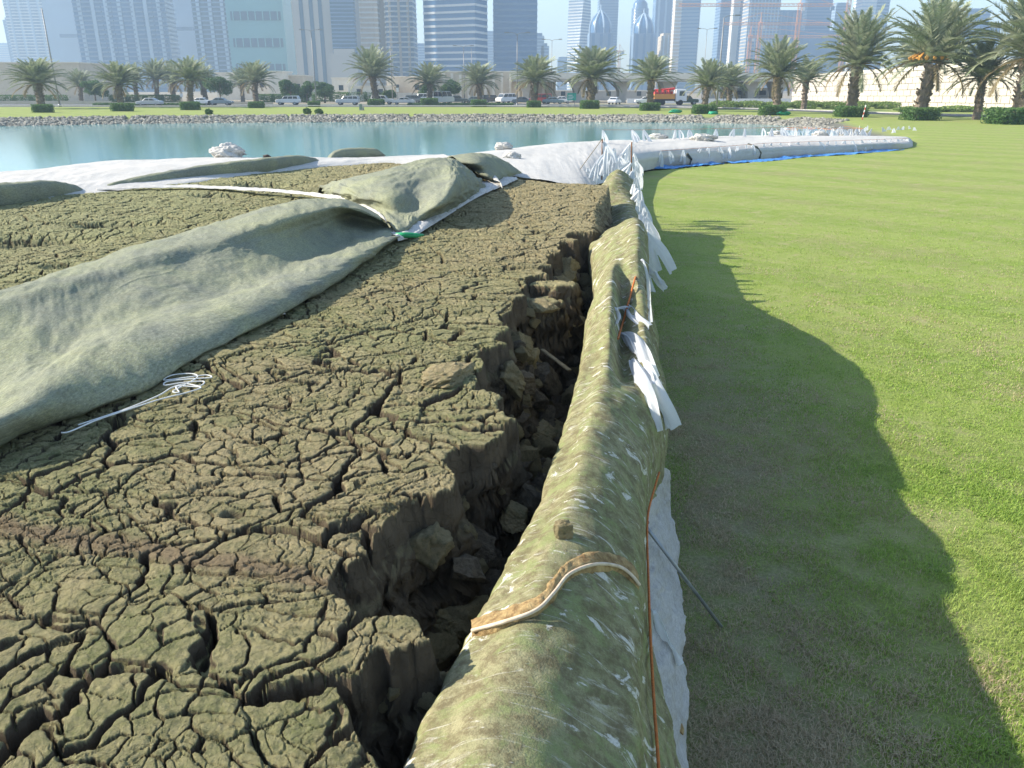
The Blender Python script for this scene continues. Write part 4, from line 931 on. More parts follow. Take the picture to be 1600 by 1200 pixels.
# clipped shrub skirts at the palm feet
def clipped(w_, h_, seed): return leafy('clipped_shrub', [(0, 0, h_*.5, w_*.5, w_*.45, h_*.52)], 5000, w_*.035, M_hedge, seed, None, True)
CS = [clipped(2.4, .95, 3), clipped(2.6, 1.0, 4)]; CU = [False, False]
for i, (px, py, wp) in enumerate([(68, 176, 27), (192, 174, 26), (298, 172, 27), (401, 169, 20), (491, 167, 18), (588, 166, 22), (671, 166, 26), (748, 167, 22), (834, 168, 22), (921, 170, 26), (1015, 173, 30), (1100, 178, 33), (1206, 180, 38), (1328, 183, 40), (1436, 188, 48), (1578, 194, 60)]):
    p = at(px, py); sc = wp*p.y/1.09/FPX/2.4; k = i % 2
    o = (CS[k].copy() if CU[k] else CS[k]); 
    if CU[k]: COL.objects.link(o)
    CU[k] = True; o.location = p; o.scale = (sc, sc, sc*1.12*(1 if px < 1000 else .85)); o.rotation_euler = (0, 0, random.uniform(-.1, .1))
    nm = {68: 'foot of the leftmost palm', 192: 'foot of the palm by the silver saloon', 298: 'foot of the broad third palm', 401: 'foot of the fourth palm', 491: 'foot of the double armed lamp post', 588: 'foot of the tall upright palm', 671: 'foot of the palm before the minibus', 748: 'foot of the palm before the banded tower', 834: 'foot of the palm by the red van', 921: 'foot of the palm before the twisted tower', 1015: 'foot of the palm before the orange lorry', 1100: 'foot of the slender palm by the green nets', 1206: 'foot of the palm at the wall end', 1328: 'foot of the palm beside the red and white post', 1436: 'foot of the tallest palm', 1578: 'foot of the palm at the right frame edge'}[px]
    tag(o, 'clipped dark green shrub at the '+nm, 'shrub', 'clipped shrubs at the palm feet')
# long hedges
def hedge(x0, x1, py, hpx, lb, mat=M_hedge, seed=1, n=9000, z0=0.0, dep=1.2, box=True):
    a, b_ = at(x0, py, z0), at(x1, py, z0); L = (b_-a).length; k = max(1, int(L/4)); h_ = hpx*a.y/1.09/FPX*1.0
    bl = []
    for i in range(k):
        c_ = a.lerp(b_, (i+.5)/k); bl.append((c_.x, c_.y, z0+h_*.5, L/k*.56, dep, h_*.52*(1 if box else random.uniform(.8, 1.2))))
    o = leafy('hedge', bl, n, .14, mat, seed, None, box); tag(o, lb, 'hedge'); return o
M_hedge_l = blade('light_hedge_leaf', (.12, .20, .04), (.18, .28, .06), (.25, .33, .09))
hedge(-60, 105, 160.2, 11, 'dark clipped hedge behind the low pink wall at the left', seed=3, n=9000); hedge(175, 280, 160, 11, 'dark clipped hedge on the wall behind the silver saloon', seed=4)
hedge(150, 320, 164.5, 3, 'very low hedge strip along the kerb near the silver saloon', seed=5); 
hedge(1110, 1400, 170, 12, 'low bright green planting along the service road', M_hedge_l, 6, 16000, 0, 2.5, False); hedge(1400, 1530, 175, 8, 'low planting tapering off beside the white wall', M_hedge_l, 7, 6000, 0, 2.0, False)
hedge(400, 480, 160, 12, 'dark hedge behind the pale jeep', seed=8); hedge(490, 600, 159, 14, 'dark hedge in front of the white villa', seed=9); hedge(640, 800, 164.5, 3, 'low hedge line along the kerb in front of the minibus', seed=10)
def tree(px, by, ty, wpx, lb, seed, Yk=None):
    b_ = at(px, by); X_, Y_, Z_ = ray(px, ty); h_ = CZ+b_.y*Z_/Y_; r0 = wpx*b_.y/1.09/FPX/2; r_ = random.Random(seed)
    root = empty('broadleaf_tree', b_, label=lb, cat='tree', group='round leafy trees beyond the road')
    m_ = MB(); m_.tube([(0, 0, 0), (.1, 0, h_*.25), (.0, .1, h_*.45)], [.22, .17, .12], 8)
    for k in range(6): a = k*1.05; m_.tube([(0, .05, h_*.35), (math.cos(a)*r0*.35, math.sin(a)*r0*.35, h_*.6), (math.cos(a)*r0*.6, math.sin(a)*r0*.6, h_*.75)], [.09, .06, .03], 6)
    m_.build('trunk', M_bark, root, True)
    bl = [(r_.uniform(-.55, .55)*r0, r_.uniform(-.5, .5)*r0, h_*r_.uniform(.42, .82), r0*r_.uniform(.35, .55), r0*r_.uniform(.35, .55), h_*r_.uniform(.14, .22)) for _ in range(9)]
    leafy('crown', bl, 7000, .17, M_leaf, seed, root); return root
for i, a in enumerate([(455, 161, 121, 34, 'round green tree left of the double armed lamp post'), (480, 161, 126, 34, 'darker tree just behind the double armed lamp post'), (508, 161, 124, 44, 'wide green tree right of the double armed lamp post'), (668, 161, 128, 30, 'dark tree behind the palm by the minibus'), (702, 161, 124, 40, 'dark round tree behind the minibus and pickup'), (150, 161, 125, 50, 'low dark tree behind the left hedge'), (345, 161, 118, 44, 'dark tree right of the third front palm'), (610, 161, 140, 22, 'small dark bush tree by the yellow wall')]): tree(*a, seed=200+i)

# ------------------------------------------------------------------ low buildings, bridge and walls
M_beige = simple('beige_render', (.62, .55, .44), (.55, .48, .38), 1.2, .9); M_cream = simple('cream_render', (.74, .69, .60), (.66, .61, .52), 1.0, .9)
M_pink = simple('pinkish_wall', (.50, .43, .40), (.43, .37, .34), .8, .9); M_conc = simple('concrete', (.50, .47, .42), (.42, .40, .36), .7, .9)
M_dark = simple('dark_glass', (.04, .06, .08), (.06, .08, .10), 1, .15, spec=.6); M_wwall = simple('white_stone_panels', (.60, .55, .47), (.52, .47, .40), .5, .9)
def bbox(x0, x1, ytop, base_y, Y, dep, mb, z0=0.0, mi=0):
    a = at_d(x0, 150, Y); b_ = at_d(x1, 150, Y); zt = at_d((x0+x1)/2, ytop, Y).z
    mb.box(a.x, b_.x, Y, Y+dep, z0, zt, mi); return a.x, b_.x, zt
def low_building(x0, x1, yt, Y, dep, mat, lb, wins=0, cat='building', piers=0, name='low_building', roof=True):
    Y = Y*1.15
    a = at_d(x0, 150, Y); b_ = at_d(x1, 150, Y); zt = at_d((x0+x1)/2, yt, Y).z; W_ = b_.x-a.x
    root = empty(name, (a.x, Y, 0), label=lb, cat=cat)
    MB().box(0, W_, 0, dep, 0, zt-.3).build('wall', mat, root)
    if roof: MB().box(-.15, W_+.15, -.15, dep+.15, zt-.3, zt).build('roof_parapet', M_cream, root)
    for k in range(wins):
        x = W_*(k+.5)/wins; w_ = MB(); w_.box(x-.6, x+.6, -.05, .1, zt*.45, zt*.45+1.3); w_.build('window', M_dark, root)
    for k in range(piers): x = W_*(k+.5)/piers; MB().box(x-.3, x+.3, -.35, 0, 0, zt-.5).build('pilaster', M_cream, root)
    return root
low_building(-60, 132, 97, 190, 20, M_beige, 'large plain beige building behind the leftmost palm', 0)
low_building(-80, 172, 155.5, 156, .4, M_pink, 'long low pinkish boundary wall at the left beyond the road', cat='wall', name='boundary_wall', roof=False)
low_building(172, 425, 157.5, 157, .4, M_pink, 'low pinkish boundary wall behind the cars left of centre', cat='wall', name='boundary_wall', roof=False)
low_building(340, 425, 113, 215, 12, M_cream, 'cream villa behind the palms left of the pale jeep', 3)
low_building(422, 445, 111, 200, 10, M_cream, 'small square white stair tower of the villa left of the trees', 0); low_building(440, 476, 117, 205, 12, M_beige, 'beige villa behind the double armed lamp post trees', 2)
low_building(520, 548, 121, 195, 10, M_cream, 'bright cream villa wall right of the leafy trees', 1); low_building(545, 612, 134, 185, 10, M_cream, 'low pale villa behind the tall upright palm', 2); low_building(605, 668, 119, 192, 10, M_beige, 'yellowish villa left of the long beige hall', 2)
low_building(662, 868, 111, 178, 16, M_beige, 'long beige hall with pilasters behind the minibus', 0, piers=16)
low_building(606, 660, 143, 172, .5, M_cream, 'pale garden wall below the yellowish villa', cat='wall', name='boundary_wall', roof=False)
# white retaining ramp wall at the right
rw_ = empty('retaining_wall', at_d(1245, 150, 170), label='long white stone panelled retaining wall rising to the right', cat='wall')
o_ = rw_.location.copy(); o_.z = 0; rw_.location = o_
A = at_d(1238, 140, 174); Bq = at_d(1800, 140, 102)
d = (Bq-A); d.z = 0; Lw = d.length; d.normalize(); nrm = Vector((d.y, -d.x, 0))*(-1)
if nrm.y < 0: nrm = -nrm
pb = []; NPn = 46
mbw, mbj = MB(), MB()
for i in range(NPn):
    for j in range(6):
        f0, f1 = i/NPn, (i+1)/NPn; P0 = A+d*Lw*f0; P1 = A+d*Lw*f1
        h0 = 5.0+3.4*f0*.6; stp = h0/6; g = .05; off_ = random.uniform(0, .04); sh = (.5 if j % 2 else 0)*(Lw/NPn)
        q0 = P0+d*(sh+g)-nrm*off_; q1 = P1+d*(sh-g)-nrm*off_; z0, z1 = j*stp+g, (j+1)*stp-g
        mbw.add([(q0.x, q0.y, z0), (q1.x, q1.y, z0), (q1.x, q1.y, z1), (q0.x, q0.y, z1), *[(q.x+nrm.x*.4, q.y+nrm.y*.4, z) for q, z in ((q0, z0), (q1, z0), (q1, z1), (q0, z1))]], [(0, 1, 2, 3), (7, 6, 5, 4), (0, 4, 5, 1), (3, 2, 6, 7), (1, 5, 6, 2), (0, 3, 7, 4)])
wv = mbw.build('panels', M_wwall, rw_); wv.matrix_parent_inverse = Matrix.Translation(-rw_.location)
P0, P1 = A, Bq; q = nrm*.12
mbj.add([(P0.x+q.x, P0.y+q.y, 0), (P1.x+q.x, P1.y+q.y, 0), (P1.x+q.x, P1.y+q.y, 6.9), (P0.x+q.x, P0.y+q.y, 4.9), (P0.x+q.x*9, P0.y+q.y*9, 0), (P1.x+q.x*9, P1.y+q.y*9, 0), (P1.x+q.x*9, P1.y+q.y*9, 6.9), (P0.x+q.x*9, P0.y+q.y*9, 4.9)], [(0, 1, 2, 3), (3, 2, 6, 7), (7, 6, 5, 4), (0, 3, 7, 4), (1, 5, 6, 2)])
o = mbj.build('backing', M_conc, rw_); o.matrix_parent_inverse = Matrix.Translation(-rw_.location)
mbp = MB(); q = nrm*-.15
mbp.add([(P0.x+q.x, P0.y+q.y, 5.0), (P1.x+q.x, P1.y+q.y, 7.05), (P1.x+q.x, P1.y+q.y, 7.7), (P0.x+q.x, P0.y+q.y, 5.6), (P0.x-q.x*3, P0.y-q.y*3, 5.0), (P1.x-q.x*3, P1.y-q.y*3, 7.05), (P1.x-q.x*3, P1.y-q.y*3, 7.7), (P0.x-q.x*3, P0.y-q.y*3, 5.6)], [(0, 1, 2, 3), (3, 2, 6, 7), (7, 6, 5, 4), (0, 4, 5, 1), (0, 3, 7, 4), (1, 5, 6, 2)])
o = mbp.build('coping', M_cream, rw_); o.matrix_parent_inverse = Matrix.Translation(-rw_.location)
# flyover
YB = 198.0
br = empty('flyover', at_d(1040, 150, YB), label='pale concrete flyover with flared piers across the background', cat='bridge'); l_ = br.location.copy(); l_.z = 0; br.location = l_
xa, xb = at_d(800, 120, YB).x, at_d(1420, 120, YB-6).x; zt = at_d(1000, 114, YB).z; zd = at_d(1000, 121, YB).z
def kid(o): o.matrix_parent_inverse = Matrix.Translation(-br.location); return o
kid(MB().box(xa, xb, YB, YB+12, zd-.9, zd-.02).build('deck', M_conc, br)); kid(MB().box(xa, xb, YB-.2, YB, zd-.35, zt).build('parapet', M_cream, br)); kid(MB().box(xa, xb, YB+12, YB+12.2, zd-.35, zt).build('parapet', M_cream, br))
for px in (822, 905, 976, 1050, 1118, 1150, 1180, 1225):
    x = at_d(px, 140, YB).x; m_ = MB(); y0 = YB+3
    m_.add([(x-.7, y0, 0), (x+.7, y0, 0), (x+.7, y0+6, 0), (x-.7, y0+6, 0), (x-.8, y0, zd-3.2), (x+.8, y0, zd-3.2), (x+.8, y0+6, zd-3.2), (x-.8, y0+6, zd-3.2), (x-1.9, y0, zd-.92), (x+1.9, y0, zd-.92), (x+1.9, y0+6, zd-.92), (x-1.9, y0+6, zd-.92)],
        [(0, 1, 5, 4), (1, 2, 6, 5), (2, 3, 7, 6), (3, 0, 4, 7), (4, 5, 9, 8), (5, 6, 10, 9), (6, 7, 11, 10), (7, 4, 8, 11)]); kid(m_.build('pier', M_conc, br))
low_building(980, 1250, 152, 166, .4, M_white_p, 'white construction hoarding under the flyover', cat='hoarding', name='site_hoarding', roof=False)
low_building(868, 1010, 141, 205, 10, M_conc, 'grey structure in the shade behind the flyover piers', 6)

# ------------------------------------------------------------------ vehicles
M_tyre = simple('tyre', (.02, .02, .02), (.03, .03, .03), 5); M_glass = simple('car_glass', (.05, .07, .09), (.04, .05, .06), 1, .08, spec=.8); M_lamp = simple('headlight_glass', (.75, .75, .70), (.7, .7, .66), 3, .1, spec=.8)
def paint(n, c): return simple(n, c, tuple(x*.96 for x in c), .5, .25, spec=.6)
PT = {'white': paint('white_car_paint', (.80, .80, .80)), 'silver': paint('silver_car_paint', (.50, .53, .55)), 'grey': paint('grey_car_paint', (.16, .18, .20)), 'black': paint('black_car_paint', (.035, .035, .04)), 'blue': paint('grey_blue_car_paint', (.20, .26, .30)), 'red': paint('red_car_paint', (.60, .05, .04)), 'green': paint('dark_green_car_paint', (.05, .08, .06)), 'orange': paint('orange_truck_paint', (.70, .30, .06))}
PROF = {'saloon': ([(-2.3, .35), (2.3, .35), (2.32, .65), (2.2, .82), (1.2, .95), (-1.5, .98), (-2.2, .92), (-2.35, .7)], [(1.15, .94), (.45, 1.42), (-.75, 1.44), (-1.55, .97)], 1.75, .33, 4.6),
 'jeep': ([(-2.3, .45), (2.3, .45), (2.35, .85), (2.2, 1.08), (1.2, 1.15), (-2.3, 1.15), (-2.38, .8)], [(1.1, 1.14), (.6, 1.72), (-2.05, 1.76), (-2.3, 1.14)], 1.85, .40, 4.7),
 'van': ([(-2.5, .4), (2.5, .4), (2.52, .95), (2.3, 1.2), (1.7, 1.3), (-2.5, 1.3)], [(1.9, 1.28), (1.35, 2.02), (-2.4, 2.08), (-2.5, 1.29)], 1.85, .36, 5.0),
 'minibus': ([(-3.3, .4), (3.2, .4), (3.3, 1.0), (3.15, 1.35), (2.5, 1.5), (-3.3, 1.5)], [(2.8, 1.48), (2.1, 2.55), (-3.15, 2.6), (-3.3, 1.49)], 2.0, .38, 6.5),
 'pickup': ([(-2.6, .5), (2.5, .5), (2.55, .9), (2.4, 1.08), (1.3, 1.15), (-2.6, 1.1)], [(1.25, 1.13), (.7, 1.70), (-.6, 1.72), (-.8, 1.12)], 1.85, .38, 5.1)}
def car(kind, col, px, py, lb, flip=False, rz=0.0, Y=None, grp='vehicles passing on the road beyond the lawn'):
    body, cab, wd, wr, L = PROF[kind]; p = at(px, py) if Y is None else at_d(px, py, Y); p.z = .03
    root = empty({'saloon': 'saloon_car', 'jeep': 'jeep', 'van': 'van', 'minibus': 'minibus', 'pickup': 'pickup_truck'}[kind], p, (math.pi if flip else 0)+rz, lb, {'saloon': 'car', 'jeep': 'car', 'van': 'van', 'minibus': 'minibus', 'pickup': 'pickup'}[kind], grp)
    M_ = PT[col]; MB().prism(body, -wd/2, wd/2).build('body', M_, root, bevel=.06)
    zt = max(z for _, z in cab); zb = min(z for _, z in cab)
    c = MB(); c.prism([(x, z) for x, z in cab], -wd/2+.10, wd/2-.10); c.build('cabin', M_, root, bevel=.05)
    wz0, wz1 = zb+.06, zt-.12
    def xe(z, a, b_): return a[0]+(b_[0]-a[0])*(z-a[1])/(b_[1]-a[1])
    xf0, xf1 = xe(wz0, cab[0], cab[1]), xe(wz1, cab[0], cab[1]); xr0, xr1 = xe(wz0, cab[3], cab[2]), xe(wz1, cab[3], cab[2])
    nw = {'saloon': 2, 'jeep': 3, 'van': 3, 'minibus': 4, 'pickup': 1}[kind]
    for k in range(nw):
        f0, f1 = k/nw, (k+1)/nw; g = .06; lo = lambda f: xr0+.1+(xf0-xr0-.2)*f; hi = lambda f: xr1+.1+(xf1-xr1-.2)*f
        w_ = MB().add([(lo(f0)+g, y, wz0) if e == 0 else (lo(f1)-g, y, wz0) if e == 1 else (hi(f1)-g, y, wz1) if e == 2 else (hi(f0)+g, y, wz1) for y in (-wd/2+.085, wd/2-.085) for e in range(4)], [(0, 1, 2, 3), (7, 6, 5, 4), (0, 4, 5, 1), (2, 6, 7, 3), (0, 3, 7, 4), (1, 5, 6, 2)])
        w_.build('side_window', M_glass, root)
    for (a, b_), nm in (((cab[0], cab[1]), 'windscreen'), ((cab[3], cab[2]), 'rear_window')):
        s_ = .03 if nm == 'windscreen' else -.03; hw = wd/2-.2
        x0, x1 = xe(wz0, a, b_)+s_, xe(wz1, a, b_)+s_; MB().add([(x0, -hw, wz0), (x0, hw, wz0), (x1, hw, wz1), (x1, -hw, wz1), (x0-s_*2, -hw, wz0), (x0-s_*2, hw, wz0), (x1-s_*2, hw, wz1), (x1-s_*2, -hw, wz1)], [(0, 1, 2, 3), (7, 6, 5, 4), (0, 4, 5, 1), (2, 6, 7, 3), (0, 3, 7, 4), (1, 5, 6, 2)]).build(nm, M_glass, root)
    for sx_ in (-.31, .31):
        for sy in (-1, 1):
            wq = MB(); y0 = sy*(wd/2-.12); wq.tube([(L*sx_, y0-.11, wr), (L*sx_, y0+.11, wr)], wr, 14); wo_ = wq.build('wheel', M_tyre, root)
            MB().tube([(L*sx_, y0+sy*.10-.02, wr), (L*sx_, y0+sy*.10+.03, wr)], wr*.6, 10).build('rim', M_metal, wo_)
    for sy in (-1, 1): MB().box(L/2-.06, L/2+.04, sy*(wd/2-.3)-.17, sy*(wd/2-.3)+.17, zb-.35, zb-.18).build('headlight', M_lamp, root, bevel=.02)
    return root
for a in [('saloon', 'silver', 235, 166, 'silver saloon car between the second and third palms', True), ('saloon', 'white', 314, 165, 'white saloon just right of the third palm', True), ('saloon', 'blue', 346, 165, 'grey blue saloon behind the white one right of the third palm'),
    ('jeep', 'white', 451, 164.5, 'pale jeep in front of the leafy trees left of the lamp post', True), ('jeep', 'silver', 544, 164.5, 'silver white jeep left of the tall upright palm', True), ('jeep', 'white', 598, 163.5, 'white jeep partly behind the tall upright palm'), ('saloon', 'white', 631, 163.5, 'low white saloon left of the dark estate', True),
    ('jeep', 'grey', 650, 162, 'dark grey estate beside the white van near the minibus'), ('van', 'white', 664, 161.5, 'small white van behind the palm left of the minibus', True), ('minibus', 'white', 689, 163, 'tall white minibus, the biggest vehicle left of centre', False, .9), ('pickup', 'grey', 713, 162.5, 'dark pickup right of the white minibus'), ('saloon', 'blue', 742, 162, 'blue grey saloon behind the palm before the banded tower'),
    ('jeep', 'black', 769, 161.5, 'black jeep right of the palm before the banded tower', False, .3), ('van', 'white', 791, 162, 'white van right of the black jeep', True, .8), ('saloon', 'grey', 817, 163, 'dark saloon left of the red van'), ('van', 'red', 844, 163, 'bright red van beside the palm left of the twisted tower', True, .6), ('saloon', 'blue', 864, 163, 'grey blue saloon right of the red van'), ('saloon', 'white', 876, 162, 'white saloon just left of the green road sign', True),
    ('saloon', 'white', 960, 163.5, 'white saloon with raised boot light between the two biggest palms', False, 1.2), ('saloon', 'white', 1008, 162.5, 'white saloon hidden behind the bushy palm left of the lorry', True), ('jeep', 'green', 1072, 164, 'dark green jeep right of the orange lorry'), ('pickup', 'white', 1385, 159, 'white pickup cab passing behind the bright green planting')]:
    car(*a[:5], *(a[5:6] or (False,)), *(a[6:7] or (0.0,)))
# orange concrete lorry
p = at(1040, 164.5); lo = empty('lorry', (p.x, p.y, .03), 0, 'orange and red lorry with a white cab beside the bushy palm', 'lorry')
MB().box(-2.5, 3.3, -1.1, 1.1, .8, 1.1).build('chassis', simple('dark_steel', (.05, .05, .05), (.07, .07, .07), 3), lo)
MB().prism([(1.7, .7), (3.9, .7), (3.9, 1.7), (3.6, 2.95), (1.7, 3.0)], -1.15, 1.15).build('cab', PT['white'], lo, bevel=.08)
MB().add([(3.93, -.95, 1.75), (3.93, .95, 1.75), (3.66, .9, 2.75), (3.66, -.9, 2.75), (3.8, -.95, 1.75), (3.8, .95, 1.75), (3.5, .9, 2.75), (3.5, -.9, 2.75)], [(0, 1, 2, 3), (7, 6, 5, 4), (2, 6, 7, 3), (0, 4, 5, 1), (0, 3, 7, 4), (1, 5, 6, 2)]).build('windscreen', M_glass, lo)
MB().box(2.4, 3.4, -1.18, 1.18, 1.75, 2.6).build('side_window', M_glass, lo)
MB().box(-2.6, 1.5, -1.2, 1.2, 1.12, 2.1).build('cargo_box', PT['orange'], lo, bevel=.05)
m_ = MB()
for k in range(7): m_.box(-2.5+k*.55, -2.2+k*.55, -1.2, 1.2, 2.1, 2.6+.25*(k % 2)); 
m_.tube([(-2.4, 0, 2.8), (1.6, 0, 3.0)], .2, 8); m_.tube([(-2.4, .6, 2.7), (1.6, -.6, 3.2)], .12, 8)
m_.build('pump_boom', PT['red'], lo)
for x in (-1.9, -.8, 2.7):
    for sy in (-1, 1): MB().tube([(x, sy*1.0-.15, .5), (x, sy*1.0+.15, .5)], .5, 14).build('wheel', M_tyre, lo)
p = at(1170, 160); bs = empty('coach', (p.x, p.y+6, .03), 0, 'long white coach with pale windows under the flyover', 'bus')
MB().box(-6, 6, -1.25, 1.25, .4, 3.2).build('body', PT['white'], bs, bevel=.12)
for k in range(6): MB().box(-5.6+k*1.85, -3.95+k*1.85, -1.29, 1.29, 1.6, 2.6).build('side_window', M_glass, bs)
for x in (-3.8, 3.8): MB().tube([(x, -1.27, .5), (x, -.9, .5)], .5, 14).build('wheel', M_tyre, bs)

# ------------------------------------------------------------------ lamp posts, signs, small things
M_post = simple('lamp_post_metal', (.30, .30, .30), (.24, .24, .25), 2, .5, metal=.3)
def lamp(bx, by, tx, ty, lb, arms, r=.12):
    b_ = at(bx, by); T = at_d(tx, ty, b_.y); H = T.z; root = empty('street_lamp', b_, 0, lb, 'street lamp')
    MB().tube([(0, 0, 0), (0, 0, H*.5), (0, 0, H)], [r, r*.8, r*.55], 8).build('post', M_post, root, True)
    MB().lathe([(r*1.8, 0), (r*1.8, .3), (r, .5)], 10).build('base', M_post, root)
    for s_ in arms:
        MB().tube([(0, 0, H), (s_*.5, 0, H+.25), (s_*1.6, 0, H+.3)], .045, 6).build('arm', M_post, root); MB().prism([(s_*1.5, H+.22), (s_*2.4, H+.27), (s_*2.3, H+.42), (s_*1.6, H+.42)], -.16, .16).build('lamp_head', M_post, root)
lamp(94, 167, 66, 13, 'tallest dark lamp post leaning at the left before the pale towers', (), .16); lamp(495, 163, 488, 49, 'double armed lamp post in front of the grey stone tower', (-1, 1)); lamp(614, 162, 611, 70, 'thin lamp post in front of the beige balcony tower', (1,)); 
lamp(726, 161, 724, 74, 'double armed lamp post before the banded glass tower', (-1, 1)); lamp(738, 161, 736, 76, 'thinner lamp post just right of the double armed one', (), .09); lamp(808, 166, 809, 54, 'lamp post in front of the second glass tower', (1, -1)); lamp(861, 160, 861, 64, 'slim double armed lamp post in the sky gap left of the twisted tower', (-1, 1), .09)
lamp(1119, 173, 1130, 28, 'curved arm lamp post beside the slender palm', (1,), .15); lamp(1096, 160, 1100, 47, 'slim double armed lamp post left of the curved lamp post', (-1, 1), .09); lamp(1462, 167, 1478, 40, 'slim lamp post between the two tallest palms', (1,), .09)
M_gs = simple('green_sign', (.03, .36, .24), (.03, .33, .22), 2, .5)
p = at(893, 164); sg = empty('road_sign', p, 0, 'green road sign left of the large palm', 'road sign'); z1, z0 = at_d(893, 145.5, p.y).z, at_d(893, 157, p.y).z
MB().box(-.9, .9, -.05, .05, z0, z1).build('panel', M_gs, sg); MB().box(-.65, -.55, .05, .15, 0, z1).build('post', M_post, sg); MB().box(.55, .65, .05, .15, 0, z1).build('post', M_post, sg)
m_ = MB(); [m_.box(-.7+.0*k, .15+.2*(k % 2), -.07, -.05, z0+.25+k*.33, z0+.37+k*.33) for k in range(3)]; m_.build('lettering', M_white_p, sg)
p = at(622, 162); sg = empty('road_sign', p, 0, 'small white rectangular sign on a thin post by the yellowish villa', 'road sign'); z1, z0 = at_d(622, 137, p.y).z, at_d(622, 144, p.y).z
MB().box(-.3, .3, -.04, .04, z0, z1).build('panel', M_white_p, sg); MB().box(-.04, .04, .04, .10, 0, z1).build('post', M_post, sg)
for x, lb in ((285, 'small white sign post beside the long dark hedge'),):
    p = at(x, 160); sg = empty('road_sign', p, 0, lb, 'road sign'); MB().box(-.35, .35, -.04, .04, 1.2, 2.0).build('panel', M_white_p, sg); MB().box(-.05, .05, .04, .1, 0, 2.0).build('post', M_post, sg)
p = at(564, 172.5); ub = empty('utility_box', p, 0, 'grey green utility box standing alone on the far lawn', 'utility box')
MB().box(-.22, .22, -.2, .2, .1, .95).build('cabinet', simple('grey_green_box', (.20, .26, .22), (.16, .21, .18), 5), ub, bevel=.03); MB().box(.3, .5, -.1, .1, 0, .45).build('meter', M_post, ub, bevel=.02); MB().box(-.26, .26, -.24, .24, 0, .1).build('plinth', M_conc, ub)
p = at(1347, 187); mk = empty('marker_post', p, 0, 'small red and white striped marker post on the lawn edge', 'marker post'); M_red = simple('red_paint', (.55, .10, .05), (.45, .08, .04), 5)
for k in range(6): MB().tube([(0.03*k, 0, k*.25), (.03*(k+1), 0, (k+1)*.25)], .06, 8).build('band', M_red if k % 2 == 0 else M_white_p, mk)
for i, (x, y, w_, lb) in enumerate(((1055, 176.5, 1.5, 'crumpled green net on the grass beside the bushy palm'), (1111, 178.5, 1.3, 'crumpled green net by the slender palm shrub'), (1217, 180, 1.8, 'flat green net lying by the shrub at the wall end'))):
    o = lump('green_net', (w_, w_*.6, w_*.35), 300+i, M_net, .8, .3, 2, 4, 0, .1); o.location = at(x, y)+Vector((0, -1.0 if i else 0, -.04)); tag(o, lb, 'net')
for i, (x, y, lb) in enumerate(((327, 179, 'small weedy bush on the bank below the third palm'), (480, 178, 'left of the two small bushes on the bank near the double armed lamp'), (499, 179, 'right of the two small bushes on the bank near the double armed lamp'))):
    o = leafy('bank_bush', [(0, 0, .3, .5, .4, .4)], 900, .09, M_hedge, 400+i); o.location = at(x, y); tag(o, lb, 'bush')

# ------------------------------------------------------------------ towers of the skyline
def gm(n, c, r=.25): return simple(n, c, tuple(x*.85 for x in c), .02, r, spec=.5)
TG = {'pale': gm('pale_blue_cladding', (.38, .49, .60), .6), 'blue': gm('blue_glass', (.06, .16, .32)), 'teal': gm('teal_glass', (.16, .34, .38)), 'dark': gm('dark_blue_glass', (.06, .11, .17)), 'stone': gm('grey_stone_cladding', (.46, .43, .38), .8), 'beige': gm('beige_cladding', (.58, .50, .40), .8), 'white': gm('white_cladding', (.72, .72, .70), .7), 'grey': gm('blue_grey_cladding', (.17, .26, .38), .7)}
def tower(x0, x1, yt, D, wall, band, lb, dep=26, rot=0.0, floor=3.6, bands='h', piers=0, pm='white', extra=None, H=None, prot=.35, name='tower_block'):
    f = lambda px: D*ray(px, 60)[0]/ray(px, 60)[1]
    W_ = f(x1)-f(x0); cx = (f(x0)+f(x1))/2
    Hh = H or CZ+D*ray((x0+x1)/2, yt)[2]/ray((x0+x1)/2, yt)[1]
    c_, s_ = math.cos(rot), abs(math.sin(rot)); w_ = (W_-dep*s_)/c_
    root = empty(name, (cx, D+dep/2, 0), rot, lb, 'tower block', 'high rise towers of the hazy skyline')
    MB().box(-w_/2, w_/2, -dep/2, dep/2, 0, Hh).build('wall', TG[wall], root)
    if 'h' in bands:
        m_ = MB(); z = floor
        while z < min(Hh, 156): m_.box(-w_/2-prot, w_/2+prot, -dep/2-prot, dep/2+prot, z, z+floor*.34); z += floor
        m_.build('floor_bands', TG[band], root)
    if 'b' in bands:                          # balconies in columns
        m_ = MB(); z = floor
        while z < min(Hh, 156):
            for k in range(int(w_//8)): x = -w_/2+(k+.5)*w_/int(w_//8); m_.box(x-2.2, x+2.2, -dep/2-1.4, -dep/2+.1, z, z+1.2)
            for y in (-dep/4, dep/4): m_.box(-w_/2-1.4, -w_/2+.1, y-3, y+3, z, z+1.2)
            z += floor
        tag(m_.build('balconies', TG[band], root), kind='stuff')
    for k in range(piers):
        x = -w_/2+(k+.5)*w_/piers; pw = w_/piers*.28; MB().box(x-pw/2, x+pw/2, -dep/2-.9, -dep/2+.1, 0, Hh+.5).build('pier', TG[pm], root)
    MB().box(-w_/2+2, w_/2-2, -dep/2+2, dep/2-2, Hh, Hh+3).build('roof', TG[wall], root)
    return root
tower(-30, 22, 70, 1500, 'pale', 'white', 'distant pale low block at the extreme left of the skyline', bands='h')
tower(10, 34, 31, 1150, 'grey', 'pale', 'narrow stepped wing left of the first pale tower', bands='b')
tower(16, 78, -2, 1120, 'grey', 'white', 'pale blue apartment tower at the left with its roof in view', bands='hb', piers=4, pm='pale')
tower(76, 130, 0, 900, 'pale', 'pale', 'smooth windowless pale tower left of the serrated blue tower', bands='', H=158)
